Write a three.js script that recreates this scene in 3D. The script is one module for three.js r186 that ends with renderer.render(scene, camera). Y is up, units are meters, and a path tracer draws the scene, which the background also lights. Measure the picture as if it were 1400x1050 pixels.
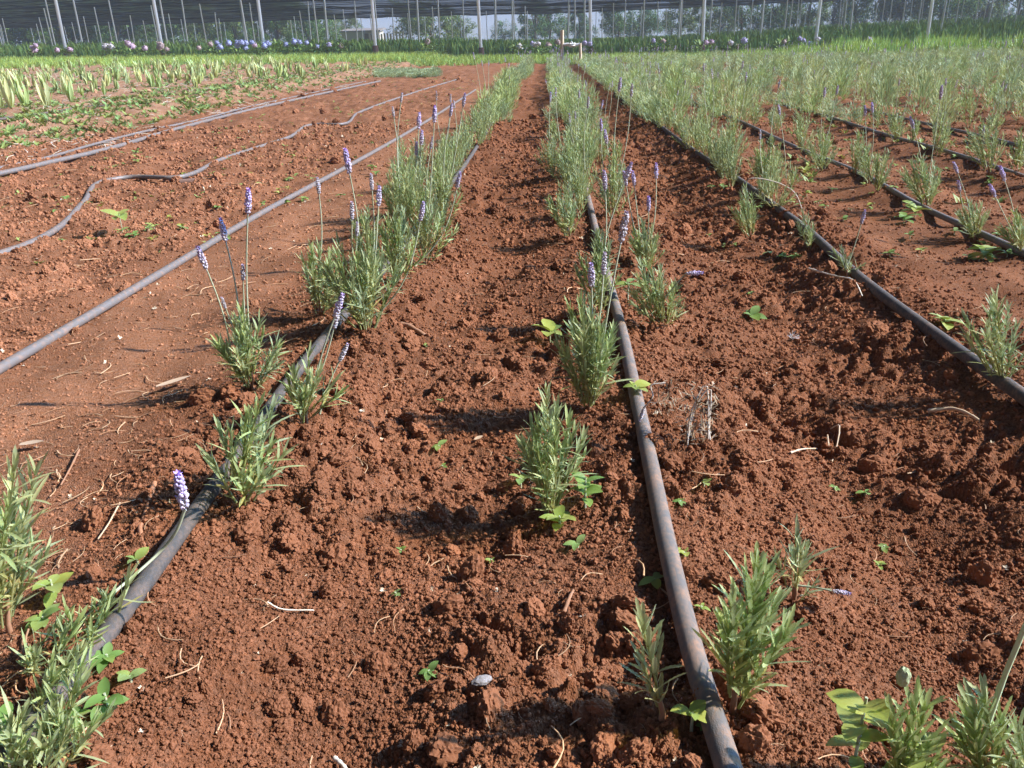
import * as THREE from 'three';
import { Sky } from 'three/addons/objects/Sky.js';
import { mergeGeometries } from 'three/addons/utils/BufferGeometryUtils.js';
import { createNoise2D, createNoise3D } from 'simplex-noise';

// ------------------------------------------------------------------ camera, sky, sun, exposure
const scene = new THREE.Scene();
const F = 1115, CX = 700, CY = 525, H = 0.5;               // focal length and centre in photo pixels, eye height
const camera = new THREE.PerspectiveCamera(2 * Math.atan(525 / F) * 180 / Math.PI, 4 / 3, 0.02, 6000);
camera.position.set(0, H, 0);
camera.rotation.order = 'YXZ';
const ROLL = -1.5 * Math.PI / 180;
let pitch = 0.397, yaw = 0.045;
function ray(px, py) {
  return new THREE.Vector3((px - CX) / F, -(py - CY) / F, -1).applyQuaternion(camera.quaternion).normalize();
}
for (let i = 0; i < 12; i++) {                              // rows run to the vanishing point (750, 55)
  camera.rotation.set(-pitch, yaw, ROLL); camera.updateMatrixWorld();
  const d = ray(750, 55);
  yaw += Math.atan2(d.x, -d.z); pitch += Math.asin(d.y);
}
camera.rotation.set(-pitch, yaw, ROLL); camera.updateMatrixWorld(true);

const sunDir = new THREE.Vector3(0.80, 0.62, -0.15).normalize();
const sky = new Sky(); sky.name = 'sky'; sky.scale.setScalar(5000);
sky.userData.kind = 'structure';
const su = sky.material.uniforms;
su.sunPosition.value.copy(sunDir); su.turbidity.value = 10; su.rayleigh.value = 0.22; su.mieCoefficient.value = 0.005;
if (su.cloudCoverage) su.cloudCoverage.value = 0.0;
scene.add(sky);
scene.environmentIntensity = 0.3;
const sun = new THREE.DirectionalLight(new THREE.Color(1, 0.93, 0.82), 4.6);
sun.position.copy(sunDir).multiplyScalar(60); sun.target.position.set(0, 0, -8);
sun.castShadow = true; sun.shadow.radius = 1.8; sun.shadow.mapSize.set(4096, 4096);
Object.assign(sun.shadow.camera, { left: -30, right: 30, top: 30, bottom: -30, near: 1, far: 160 });
scene.add(sun, sun.target);
const renderer = new THREE.WebGLRenderer({ antialias: true });
renderer.toneMapping = THREE.LinearToneMapping;
renderer.toneMappingExposure = 2.35;
renderer.shadowMap.enabled = true;
scene.fog = new THREE.FogExp2(new THREE.Color(0.82, 0.88, 0.96), 0.0019);

// ------------------------------------------------------------------ random numbers, noise
function rng(seed) { let a = seed >>> 0; return () => { a = (a + 0x6D2B79F5) | 0; let t = Math.imul(a ^ (a >>> 15), 1 | a); t = (t + Math.imul(t ^ (t >>> 7), 61 | t)) ^ t; return ((t ^ (t >>> 14)) >>> 0) / 4294967296; }; }
const R = rng(7);
const rr = (a, b) => a + (b - a) * R();
const pick = (a) => a[Math.floor(R() * a.length)];
const n2 = createNoise2D(rng(11)), n2b = createNoise2D(rng(12)), n3 = createNoise3D(rng(13));
const clamp = (x, a, b) => Math.min(b, Math.max(a, x));
const sm = (a, b, x) => { const t = clamp((x - a) / (b - a), 0, 1); return t * t * (3 - 2 * t); };
const V = (x, y, z) => new THREE.Vector3(x, y, z);

// ------------------------------------------------------------------ terrain
const ROWX = { l1: -0.40, r2: 0.13, r3: 0.70, r4: 1.20 };
const gauss = (x, c, w) => Math.exp(-((x - c) * (x - c)) / (2 * w * w));
function roughAt(x, z) {
  const w = x + 0.05 * n2(z * 1.3, 7.1) + 0.03 * n2(z * 5, 3.3);
  let r = 0.55;
  r += 0.45 * sm(-0.52, -0.42, w) * (1 - sm(0.72, 0.85, w));
  r -= 0.34 * sm(-1.0, -0.86, w) * (1 - sm(-0.68, -0.44, w));
  r += 0.30 * (1 - sm(-1.05, -0.95, w));
  r -= 0.20 * sm(0.82, 0.9, w) * (1 - sm(1.05, 1.15, w));
  return r;
}
function broad(x, z) {                                       // the lie of the land
  const d = -z;
  const far = sm(12, 27, d), away = sm(30, 90, d);
  let y = far * (1 - away) * clamp(-0.013 * x, -0.25, 0.3) + away * Math.max(0, x) * 0.016;
  y += away * 0.0 ;
  const bed = sm(2.9, 3.4, -x) * sm(1.0, 3.0, d);            // raised bed on the far left
  return y + bed * 0.09;
}
function profile(x, z) {
  const w = x + 0.02 * n2(z * 0.9, 1.7);
  const rows = (gauss(w, -0.40, 0.11) + gauss(w, 0.13, 0.12) + 0.9 * gauss(w, 0.72, 0.10)) * 0.026;
  const furrow = -0.012 * gauss(w, -0.14, 0.12) - 0.040 * gauss(w, 0.43, 0.15) - 0.010 * gauss(w, 0.95, 0.12);
  let more = 0;
  if (w > 1.0) more = 0.016 * Math.cos((w - 1.2) / 0.54 * Math.PI * 2) * sm(1.0, 1.2, w);
  return rows + furrow + more;
}
function base(x, z) { return broad(x, z) + profile(x, z) * (1 - sm(18, 24, -z)); }
const bil = (x, y, f) => Math.abs(f(x, y));
function lumps(x, z, cell) {
  const r = roughAt(x, z);
  const calm = 1 - 0.8 * Math.max(gauss(x, -0.40, 0.09), gauss(x, 0.13, 0.09), gauss(x, 0.70, 0.09), gauss(x, -0.92, 0.07));
  let y = (0.020 * n2(x * 3.1, z * 3.1) * calm + 0.006 * n2b(x * 7.3, z * 7.3)) * (0.45 + 0.55 * r);
  const q = sm(-0.35, 0.75, n2b(x * 2.2 + 9, z * 2.2) + 0.35 * n2(x * 6, z * 6)) * (1 + 0.25 * gauss(x, 0.45, 0.15)) + 0.3 * gauss(x, 0.45, 0.16);           // patches of big and small clods
  const wx = x + 0.012 * n2(x * 14, z * 14), wz = z + 0.012 * n2b(x * 14, z * 14);
  const a = (w) => sm(1.1, 3.2, w / cell);
  if (cell < 0.09) y += a(0.09) * (1 + 0.8 * sm(2.5, 6, -z)) * 0.019 * r * r * (0.12 + 0.95 * q) * (bil(wx * 11, wz * 11, n2) - 0.35);
  if (cell < 0.045) y += a(0.042) * 0.0068 * r * r * (0.15 + 0.95 * q) * (bil(wx * 25, wz * 25, n2b) - 0.35);
  if (cell < 0.02) y += a(0.02) * 0.0028 * r * (0.5 + 0.6 * q) * (bil(wx * 52 + 3, wz * 52, n2) - 0.35);
  if (cell < 0.01) y += a(0.01) * 0.0027 * (0.35 + 0.65 * r) * (bil(x * 108, z * 108, n2b) - 0.35);
  if (cell < 0.005) y += a(0.005) * 0.0019 * (0.5 + 0.5 * r) * (bil(x * 210, z * 210, n2) - 0.35);
  return y * (1 - sm(20, 26, -z));
}
const cellAt = (x, z) => 0.0029 * Math.hypot(x * 0.5, Math.max(0.3, -z));
function ground(x, z) { return base(x, z) + lumps(x, z, cellAt(x, z)); }
function smoothGround(x, z) { return base(x, z) + lumps(x, z, 0.05); }
function pt(px, py) {                                        // photo pixel -> point on the ground
  const d = ray(px, py), p = V(0, 0, 0); let y = 0;
  for (let i = 0; i < 8; i++) { const s = (y - H) / d.y; p.set(d.x * s, y, d.z * s); y = 0.6 * base(p.x, p.z) + 0.4 * y; }
  p.y = smoothGround(p.x, p.z); return p;
}
function upAt(px, py, g) {                                   // photo pixel -> point above ground point g, at g's distance
  const d = ray(px, py), s = g.z / d.z; return V(d.x * s, H + d.y * s, g.z);
}

// ------------------------------------------------------------------ textures
function tex(size, fn, srgb, rep = 1) {
  const data = new Uint8Array(size * size * 4);
  for (let j = 0; j < size; j++) for (let i = 0; i < size; i++) {
    const c = fn(i / size, j / size, i, j), o = (j * size + i) * 4;
    data[o] = c[0]; data[o + 1] = c[1]; data[o + 2] = c[2]; data[o + 3] = 255;
  }
  const t = new THREE.DataTexture(data, size, size, THREE.RGBAFormat);
  t.wrapS = t.wrapT = THREE.RepeatWrapping; t.magFilter = THREE.LinearFilter; t.minFilter = THREE.LinearMipmapLinearFilter; t.generateMipmaps = true;
  if (srgb) t.colorSpace = THREE.SRGBColorSpace;
  t.repeat.set(rep, rep); t.needsUpdate = true; return t;
}
const tn = (u, v, k, f = n3) => { const a = u * Math.PI * 2, s = k / (Math.PI * 2); return 0.5 * (f(Math.cos(a) * s, Math.sin(a) * s, v * k) * (1 - v) + f(Math.cos(a) * s, Math.sin(a) * s, (v - 1) * k) * v) / Math.sqrt((1 - v) * (1 - v) + v * v) + 0.5; };
const grainR = rng(5);
const soilMap = tex(1024, (u, v) => {
  let b = 0.62 + 0.22 * tn(u, v, 90) + 0.16 * tn(u, v, 220);
  b += 0.10 * (grainR() - 0.5);
  let r = 1, g = 1, bl = 1; const t = tn(u, v, 34); g += 0.08 * (t - 0.5); bl += 0.16 * (t - 0.5);
  const f = grainR();
  if (f > 0.9985) { b = 1.0; g *= 1.5; bl *= 1.9; } else if (f < 0.01) b *= 0.62;
  const c = (x) => clamp(255 * x * b, 0, 255);
  return [c(r), c(Math.min(g, 1.4)), c(Math.min(bl, 1.5))];
}, true);
const soilBump = tex(1024, (u, v) => {
  const b = 0.5 * Math.abs(2 * tn(u, v, 120) - 1) + 0.3 * Math.abs(2 * tn(u, v, 260) - 1) + 0.2 * grainR();
  const c = clamp(255 * b * 1.3, 0, 255); return [c, c, c];
}, false);

// ------------------------------------------------------------------ materials
const lin = (r, g, b) => new THREE.Color().setRGB(r, g, b);
const std = (c, roughness = 0.9, extra = {}) => new THREE.MeshStandardMaterial({ color: c, roughness, ...extra });
const leafMat = (c, t = 0.35, rough = 0.6) => new THREE.MeshPhysicalMaterial({ color: c, roughness: rough, transmission: t, thickness: 0, ior: 1.35, side: THREE.DoubleSide, vertexColors: true, specularIntensity: 0.5 });
const M = {
  soil: new THREE.MeshPhysicalMaterial({ specularIntensity: 0.05, color: 0xffffff, vertexColors: true, roughness: 1, map: soilMap, bumpMap: soilBump, bumpScale: 0.0016 }),
  crumb: new THREE.MeshPhysicalMaterial({ color: lin(0.86, 0.86, 0.86), roughness: 1, specularIntensity: 0.05 }),
  lav: [lin(0.41, 0.48, 0.23), lin(0.42, 0.50, 0.20), lin(0.40, 0.47, 0.26), lin(0.48, 0.52, 0.25)].map((c) => leafMat(c, 0.5, 0.6)),
  stalk: std(lin(0.36, 0.38, 0.24), 0.8), dryStalk: std(lin(0.55, 0.47, 0.38), 0.9),
  head: std(lin(1, 1, 1), 0.85, { vertexColors: true }),
  weed: [lin(0.20, 0.31, 0.09), lin(0.27, 0.36, 0.12), lin(0.34, 0.40, 0.11)].map((c) => leafMat(c, 0.4, 0.5)),
  bulb: [lin(0.54, 0.60, 0.27), lin(0.62, 0.65, 0.34), lin(0.46, 0.56, 0.24)].map((c) => leafMat(c, 0.4, 0.5)),
  straw: std(lin(0.54, 0.40, 0.27), 0.9), twig: std(lin(0.30, 0.15, 0.08), 0.9), pale: std(lin(0.66, 0.58, 0.46), 0.95), root: std(lin(0.36, 0.16, 0.08), 0.95),
  stone: std(lin(0.24, 0.22, 0.21), 0.85), dryLeaf: std(lin(0.50, 0.36, 0.24), 0.9, { side: THREE.DoubleSide }),
  pole: std(lin(0.92, 0.91, 0.88), 0.6), boot: std(lin(0.17, 0.10, 0.075), 0.95),
  wood: std(lin(0.58, 0.46, 0.32), 0.9), metal: std(lin(0.62, 0.61, 0.60), 0.5, { metalness: 0.3 }),
  grass: leafMat(lin(0.36, 0.49, 0.12), 0.4, 0.6), crop: leafMat(lin(0.32, 0.47, 0.13), 0.25, 0.5),
  hydLeaf: leafMat(lin(0.16, 0.26, 0.07), 0.25, 0.5),
  bark: std(lin(0.13, 0.10, 0.075), 0.95),
  tree: [lin(0.15, 0.27, 0.06), lin(0.13, 0.24, 0.07), lin(0.20, 0.28, 0.07)].map((c) => leafMat(c, 0.25, 0.7)),
  bark2: std(lin(0.2, 0.17, 0.13), 0.95),
};

// ------------------------------------------------------------------ bookkeeping
const counts = {};
function numbered(n) { const k = counts[n] = (counts[n] ?? -1) + 1; return k ? n + '_' + String(k).padStart(3, '0') : n; }
function tag(o, label, category, group, kind) {
  o.userData = {}; if (label) o.userData.label = label; if (category) o.userData.category = category; if (group) o.userData.group = group; if (kind) o.userData.kind = kind; return o;
}
function shade(o) { o.castShadow = true; o.receiveShadow = true; return o; }
function mesh(name, geo, m, parent) { const o = shade(new THREE.Mesh(geo, m)); o.name = name; if (parent) parent.add(o); return o; }
function top(name, geo, m, label, category, group, kind) { const o = mesh(numbered(name), geo, m, scene); return tag(o, label, category, group, kind); }
function thing(name, label, category, pos, group) { const o = new THREE.Group(); o.name = numbered(name); o.position.copy(pos); scene.add(o); return tag(o, label, category, group); }

// geometry collector
class Geo {
  constructor() { this.p = []; this.c = []; this.i = []; }
  v(p, c) { this.p.push(p.x, p.y, p.z); this.c.push(c[0], c[1], c[2]); return this.p.length / 3 - 1; }
  quad(a, b, c, d) { this.i.push(a, b, c, a, c, d); }
  tri(a, b, c) { this.i.push(a, b, c); }
  leaf(o, dir, up, len, wid, curl, col, seg = 3, teeth = 0, fold = 0.3, shape = 0.8) {
    const d = dir.clone().normalize(), s = V(0, 0, 0).crossVectors(d, up); if (s.lengthSq() < 1e-8) s.set(1, 0, 0); s.normalize();
    const n = V(0, 0, 0).crossVectors(s, d).normalize();
    let prev = null;
    for (let k = 0; k <= seg; k++) {
      const t = k / seg, c = o.clone().addScaledVector(d, len * t * (1 - 0.12 * Math.abs(curl) * t)).addScaledVector(n, curl * len * t * t);
      let w = 0.5 * wid * Math.pow(Math.sin(Math.PI * (0.10 + 0.90 * t)) , shape);
      if (t >= 1) w = 0;
      if (teeth && k % 2) w *= 1 - teeth;
      const cc = [col[0], col[1], col[2]];
      if (w <= 1e-7) { const e = this.v(c, cc); if (prev) { this.tri(prev[0], prev[1], e); this.tri(prev[1], prev[2], e); } prev = null; break; }
      const L = this.v(c.clone().addScaledVector(s, -w).addScaledVector(n, fold * w), cc), m = this.v(c, cc), r = this.v(c.clone().addScaledVector(s, w).addScaledVector(n, fold * w), cc);
      if (prev) { this.quad(prev[0], prev[1], m, L); this.quad(prev[1], prev[2], r, m); }
      prev = [L, m, r];
    }
  }
  tube(pts, rad, sides, col) {
    let prev = null;
    for (let k = 0; k < pts.length; k++) {
      const t = pts[Math.min(k + 1, pts.length - 1)].clone().sub(pts[Math.max(k - 1, 0)]).normalize();
      const a = Math.abs(t.y) < 0.9 ? V(0, 1, 0) : V(1, 0, 0), u = V(0, 0, 0).crossVectors(t, a).normalize(), w = V(0, 0, 0).crossVectors(t, u);
      const ring = [], r = typeof rad === 'function' ? rad(k / (pts.length - 1)) : rad;
      for (let q = 0; q < sides; q++) { const an = q / sides * Math.PI * 2; ring.push(this.v(pts[k].clone().addScaledVector(u, Math.cos(an) * r).addScaledVector(w, Math.sin(an) * r), col)); }
      if (prev) for (let q = 0; q < sides; q++) this.quad(prev[q], ring[q], ring[(q + 1) % sides], prev[(q + 1) % sides]);
      prev = ring;
    }
  }
  build() {
    const g = new THREE.BufferGeometry();
    g.setAttribute('position', new THREE.Float32BufferAttribute(this.p, 3));
    g.setAttribute('color', new THREE.Float32BufferAttribute(this.c, 3));
    g.setIndex(this.i); g.computeVertexNormals(); return g;
  }
}
const W1 = [1, 1, 1];
const tint = (a = 0.15, warm = 0.1) => { const k = 1 + rr(-a, a), w = rr(-warm, warm); return [k * (1 + w), k, k * (1 - w)]; };
function randDir(minY = -1) { let v; do { v = V(rr(-1, 1), rr(-1, 1), rr(-1, 1)); } while (v.lengthSq() > 1 || v.lengthSq() < 0.01 || v.y / v.length() < minY); return v.normalize(); }
const m4 = new THREE.Matrix4(), q4 = new THREE.Quaternion(), Y = V(0, 1, 0);
function instanced(name, geo, mat, items, label, category) {   // items: {p, q, s, c}
  const o = shade(new THREE.InstancedMesh(geo, mat, items.length)); o.name = numbered(name);
  items.forEach((t, i) => { m4.compose(t.p, t.q, t.s); o.setMatrixAt(i, m4); if (t.c) o.setColorAt(i, t.c); });
  scene.add(o); return tag(o, label, category, null, 'stuff');
}
const spin = (ax = 0.0) => new THREE.Quaternion().setFromEuler(new THREE.Euler(rr(-ax, ax), rr(0, 6.283), rr(-ax, ax), 'YXZ'));

// ------------------------------------------------------------------ setting: soil sheet and far ground
const soilTilled = [0.250, 0.104, 0.052], soilPath = [0.37, 0.172, 0.092], soilLeft = [0.335, 0.150, 0.079], soilBed = [0.45, 0.26, 0.16];
const mixC = (a, b, t) => [a[0] + (b[0] - a[0]) * t, a[1] + (b[1] - a[1]) * t, a[2] + (b[2] - a[2]) * t];
function soilColor(x, z) {
  const w = x + 0.06 * n2(z * 1.3, 7.1) + 0.04 * n2(z * 6, x * 6);
  let c = soilTilled;
  c = mixC(c, soilLeft, 1 - sm(-1.05, -0.85, w));
  const path = sm(-1.02, -0.84, w) * (1 - sm(-0.70, -0.42, w)); c = mixC(c, soilPath, path);
  c = mixC(c, mixC(soilTilled, soilPath, 0.35), sm(0.8, 0.95, w));
  c = mixC(c, soilBed, sm(2.8, 3.3, -w));
  const k = 1 + 0.13 * n2b(x * 2.3, z * 2.3) + 0.09 * n2(x * 13, z * 13) + 0.06 * n2b(x * 47, z * 47);
  const dry = clamp(0.5 + 0.9 * n2b(x * 1.7 + 4, z * 1.7) + 0.5 * n2(x * 8, z * 8), 0, 1) * 0.16;   // pale dry patches
  c = mixC(c, [0.40, 0.185, 0.10], dry);
  
  return [c[0] * k, c[1] * k, c[2] * k];
}
{
  const NR = 800, NC = 680, d0 = 0.28, d1 = 27;
  const P = new Float32Array((NR + 1) * (NC + 1) * 3), C = new Float32Array(P.length), UV = new Float32Array((NR + 1) * (NC + 1) * 2), I = new Uint32Array(NR * NC * 6);
  let o = 0;
  for (let j = 0; j <= NR; j++) {
    const d = d0 * Math.pow(d1 / d0, j / NR), row = d * Math.log(d1 / d0) / NR;
    for (let i = 0; i <= NC; i++) {
      const u = i / NC * 2 - 1, t = 0.72 * u + 0.75 * Math.pow(u, 7), x = t * (d + 0.22), z = -d;
      const y = base(x, z) + lumps(x, z, Math.max(row * 0.55, 0.0022 * (d + 0.22)));
      P[o * 3] = x; P[o * 3 + 1] = y; P[o * 3 + 2] = z;
      const c = soilColor(x, z); C[o * 3] = c[0]; C[o * 3 + 1] = c[1]; C[o * 3 + 2] = c[2];
      UV[o * 2] = x / 0.45; UV[o * 2 + 1] = z / 0.45; o++;
    }
  }
  o = 0;
  for (let j = 0; j < NR; j++) for (let i = 0; i < NC; i++) { const a = j * (NC + 1) + i, b = a + 1, c = a + NC + 1, e = c + 1; I[o++] = a; I[o++] = b; I[o++] = e; I[o++] = a; I[o++] = e; I[o++] = c; }
  const g = new THREE.BufferGeometry();
  g.setAttribute('position', new THREE.BufferAttribute(P, 3)); g.setAttribute('color', new THREE.BufferAttribute(C, 3)); g.setAttribute('uv', new THREE.BufferAttribute(UV, 2)); g.setIndex(new THREE.BufferAttribute(I, 1)); g.computeVertexNormals();
  top('tilled_soil', g, M.soil, 'red-brown tilled soil of the lavender field', 'soil', null, 'structure');
}
{
  const g = new THREE.PlaneGeometry(2400, 2400, 240, 240); g.rotateX(-Math.PI / 2);
  const p = g.attributes.position, c = [];
  for (let i = 0; i < p.count; i++) {
    let x = p.getX(i), z = p.getZ(i); const k = (v) => Math.sign(v) * (Math.abs(v) * 0.03 + 1164 * Math.pow(Math.abs(v) / 1200, 3)); x = k(x); z = k(z);
    p.setX(i, x); p.setZ(i, z);
    p.setY(i, broad(x, z) - (Math.hypot(x, z) < 40 ? 0.09 : 0.03) + 0.02 * n2(x * 0.3, z * 0.3));
    const f = sm(20, 26, -z), a = mixC(soilTilled, [0.12, 0.16, 0.06], f), n = 1 + 0.2 * n2b(x * 0.4, z * 0.4); c.push(a[0] * n, a[1] * n, a[2] * n);
  }
  g.setAttribute('color', new THREE.Float32BufferAttribute(c, 3)); g.computeVertexNormals();
  top('ground', g, std(lin(1, 1, 1), 1, { vertexColors: true }), 'level farmland running out to the horizon', 'ground', null, 'structure');
}
// distant blue hill
{
  const g = new THREE.PlaneGeometry(2600, 500, 120, 12); g.rotateX(-Math.PI / 2);
  const p = g.attributes.position;
  for (let i = 0; i < p.count; i++) { const x = p.getX(i), z = p.getZ(i), e = Math.cos(clamp(z / 250, -1, 1) * Math.PI / 2); p.setY(i, e * (22 + 12 * n2(x * 0.004, 0.3) + 5 * n2(x * 0.013, 2)) - 2); }
  g.computeVertexNormals(); const o = top('hill', g, std(lin(0.07, 0.10, 0.06), 1), 'low blue hill far beyond the trees', 'hill', null, 'structure'); o.position.set(100, 0, -1500);
}

// ------------------------------------------------------------------ soil crumbs and clods
function lumpGeo(detail, seed, amp, flat, fine = 0) {
  const g = new THREE.IcosahedronGeometry(1, detail), p = g.attributes.position, v = V(0, 0, 0);
  for (let i = 0; i < p.count; i++) { v.fromBufferAttribute(p, i); const k = 1 + amp * n3(v.x * 1.6 + seed, v.y * 1.6, v.z * 1.6) + amp * 0.6 * n3(v.x * 4 + seed, v.y * 4, v.z * 4) + fine * (1.4 * Math.abs(n3(v.x * 7, v.y * 7 + seed, v.z * 7)) + 0.9 * n3(v.x * 14, v.y * 14, v.z * 14 + seed)); v.multiplyScalar(k); p.setXYZ(i, v.x, v.y * flat, v.z); }
  g.deleteAttribute('uv'); g.computeVertexNormals(); return g;
}
{
  const sets = [[], [], []], clods = [[], []];
  const geoS = [lumpGeo(1, 1, 0.3, 0.8), lumpGeo(1, 8, 0.35, 0.7), lumpGeo(1, 15, 0.3, 0.9)], geoL = [lumpGeo(8, 3, 0.17, 0.8, 0.05), lumpGeo(8, 31, 0.2, 0.75, 0.06)];
  let made = 0;
  for (let n = 0; n < 420000 && made < 240000; n++) {
    const d = 0.36 * Math.pow(16, R()), x = rr(-1.05, 1.05) * (d + 0.12), z = -d, r = roughAt(x, z);
    if (R() > 0.3 + 0.7 * r * r) continue;
    if (R() > 0.35 + 0.65 * (0.5 + 0.5 * n2(x * 9, z * 9))) continue;
    made++;
    const s = (0.0006 + 0.0017 * Math.pow(R(), 4)) * Math.pow(d / 0.5, 0.72) * (0.6 + 0.5 * r), c = soilColor(x, z), k = rr(0.82, 1.1);
    sets[n % 3].push({ p: V(x, ground(x, z) + s * 0.25, z), q: spin(1.5), s: V(s * rr(0.7, 1.3), s * rr(0.7, 1.1), s * rr(0.7, 1.3)), c: new THREE.Color().setRGB(c[0] * k, c[1] * k, c[2] * k) });
  }
  for (let n = 0; n < 11000; n++) {
    const d = 0.4 * Math.pow(38, R()), x = rr(-1.0, 1.05) * (d + 0.1), z = -d, r = roughAt(x, z);
    if (R() > r * r * (0.25 + 0.75 * clamp(n2b(x * 2.2 + 9, z * 2.2) + 0.2, 0, 1))) continue;
    const s = (0.0022 + 0.0105 * Math.pow(R(), 4)) * Math.pow(d / 0.5, 0.35), c = soilColor(x, z), k = rr(0.88, 1.08);
    clods[n % 2].push({ p: V(x, ground(x, z) + s * 0.22, z), q: spin(1.2), s: V(s * rr(0.8, 1.25), s * rr(0.75, 1.05), s * rr(0.8, 1.25)), c: new THREE.Color().setRGB(c[0] * k, c[1] * k, c[2] * k) });
  }
  M.clod = new THREE.MeshPhysicalMaterial({ color: lin(0.82, 0.82, 0.82), roughness: 1, specularIntensity: 0.05 });
  sets.forEach((s, i) => instanced('soil_crumbs', geoS[i], M.crumb, s, 'loose red soil crumbs scattered over the beds', 'soil'));
  clods.forEach((s, i) => instanced('soil_clods', geoL[i], M.clod, s, 'rounded red soil clods lying on the beds', 'soil'));
}

// ------------------------------------------------------------------ lavender
const LEN = [0.05, 0.075, 0.105, 0.14, 0.18];
function shootGeo(L, lod, teeth) {
  const g = new Geo(), bow = rr(-0.10, 0.10), bow2 = rr(-0.08, 0.08);
  const at = (t) => V(bow * L * t * t, L * t, bow2 * L * t * t);
  const stem = []; for (let k = 0; k <= 4; k++) stem.push(at(k / 4 * 0.97));
  g.tube(stem, (t) => 0.0014 * (1 - 0.55 * t), lod ? 3 : 4, [0.95, 0.85, 0.7]);
  const step = lod === 2 ? 0.017 : lod ? 0.012 : 0.0105, nodes = Math.max(5, Math.round(L * 0.9 / step));
  for (let k = 0; k < nodes; k++) {
    const t = 0.12 + 0.86 * k / (nodes - 1), o = at(t), last = k > nodes - 3;
    const per = lod === 2 ? 3 : teeth ? 5 : 4;
    for (let q = 0; q < per; q++) {
      if (t < 0.45 && R() < 0.35) continue;
      const az = k * 1.57 + q * Math.PI * 2 / per + rr(-0.5, 0.5), el = last ? rr(1.0, 1.4) : teeth ? rr(0.8, 1.25) : R() < 0.2 ? rr(0.25, 0.7) : rr(0.75, 1.28);
      const dir = V(Math.cos(az) * Math.cos(el), Math.sin(el), Math.sin(az) * Math.cos(el));
      const ll = (last ? rr(0.016, 0.026) : rr(0.024, 0.041) * (q % 2 ? 0.62 : 1)) * (t < 0.3 ? 0.75 : 1) * (teeth ? 1.15 : 1);
      const old = t < 0.35 ? rr(0, 0.35) : 0, c = tint(0.16, 0.05); c[0] *= 1 + old * 0.9; c[1] *= 1 + old * 0.15; c[2] *= 1 - old * 0.4;
      g.leaf(o, dir, V(0, 1, 0), ll, (lod === 2 ? 0.0042 : 0.0030) * rr(0.85, 1.2) * (teeth ? 1.25 : 1), rr(-0.28, 0.2), c, teeth ? 14 : lod ? 2 : 4, teeth, 0.35, 0.32);
    }
  }
  return g.build();
}
const shoots = [0, 1, 2].map((lod) => LEN.map((L) => [0, 1, 2].map(() => shootGeo(L, lod, 0))));
const toothed = LEN.map((L) => [0, 1].map(() => shootGeo(L, 0, 0.28)));
function headGeo(L, purple, lod) {
  const g = new Geo(), whorls = lod ? 5 : 8, r0 = L * 0.082;
  g.tube([V(0, -0.002, 0), V(0, L * 0.9, 0)], 0.0016, 4, [0.35, 0.33, 0.30]);
  for (let w = 0; w < whorls; w++) {
    const t = w / (whorls - 1), y = L * (0.04 + 0.8 * t), r = r0 * (0.75 + 0.5 * Math.sin(Math.PI * (0.15 + 0.8 * t)));
    const n = lod ? 5 : 8;
    for (let q = 0; q < n; q++) {
      const az = q / n * 6.283 + w * 0.4 + rr(-0.3, 0.3), d = V(Math.cos(az), rr(0.5, 1.3), Math.sin(az));
      const p = clamp(purple * (0.35 + 0.9 * t) + rr(-0.15, 0.15), 0, 1);
      if (R() < 0.1) continue;
      const c = mixC([0.50, 0.46, 0.45], [0.50, 0.42, 0.66], p), k = rr(0.7, 1.25), bs = rr(0.7, 1.35);
      const o = V(Math.cos(az) * r * 0.25, y, Math.sin(az) * r * 0.25);
      g.tube([o, o.clone().addScaledVector(d, r * 0.6), o.clone().addScaledVector(d, r * 1.0), o.clone().addScaledVector(d, r * 1.15)], (s) => r * bs * [0.2, 0.55, 0.42, 0.05][Math.round(s * 3)], lod ? 3 : 5, [c[0] * k, c[1] * k, c[2] * k]);
      if (purple > 0.35 && R() < 0.3) g.leaf(o.clone().addScaledVector(d, r), randDir(0.0), Y, r * 0.9, r * 0.7, 0.2, [0.50, 0.36, 0.80], 2);
    }
  }
  for (let q = 0; q < 6; q++) { const az = q * 1.047; g.leaf(V(0, L * 0.84, 0), V(Math.cos(az) * 0.45, 1, Math.sin(az) * 0.45), Y, L * 0.2, L * 0.12, -0.1, mixC([0.45, 0.38, 0.48], [0.48, 0.32, 0.82], purple), 2, 0, 0.3); }
  return g.build();
}
const HL = 0.045;
const heads = { purple: [headGeo(HL, 0.9, 0), headGeo(HL, 0.75, 0)], mid: [headGeo(HL, 0.45, 0)], grey: [headGeo(HL * 0.9, 0.12, 0)], far: [headGeo(HL, 0.8, 1), headGeo(HL, 0.35, 1)] };
function stalk(root, a, b, tone, size = 1, bend = 0.0, headDir) {   // a, b in the plant's own frame
  const side = V(rr(-1, 1), 0, rr(-1, 1)).normalize().multiplyScalar(a.distanceTo(b) * 0.04), pts = [];
  for (let k = 0; k <= 8; k++) { const t = k / 8; pts.push(a.clone().lerp(b, t).addScaledVector(side, Math.sin(Math.PI * t)).add(V(bend * Math.sin(Math.PI * t) * 0.5, -Math.abs(bend) * Math.sin(Math.PI * t) * 0.5, 0))); }
  const g = new Geo(); g.tube(pts, (t) => 0.00135 - 0.0003 * t, 4, W1);
  const st = mesh('flower_stalk', g.build(), tone === 'dry' ? M.dryStalk : M.stalk, root);
  const h = mesh('flower_head', pick(heads[tone] ?? heads.grey), M.head, st);
  const d = headDir ?? pts[8].clone().sub(pts[6]).normalize();
  h.position.copy(b); h.quaternion.setFromUnitVectors(Y, d); h.scale.set(size * 0.7, size * 0.78, size * 0.7); h.rotateY(rr(0, 6));
  return st;
}
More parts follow.
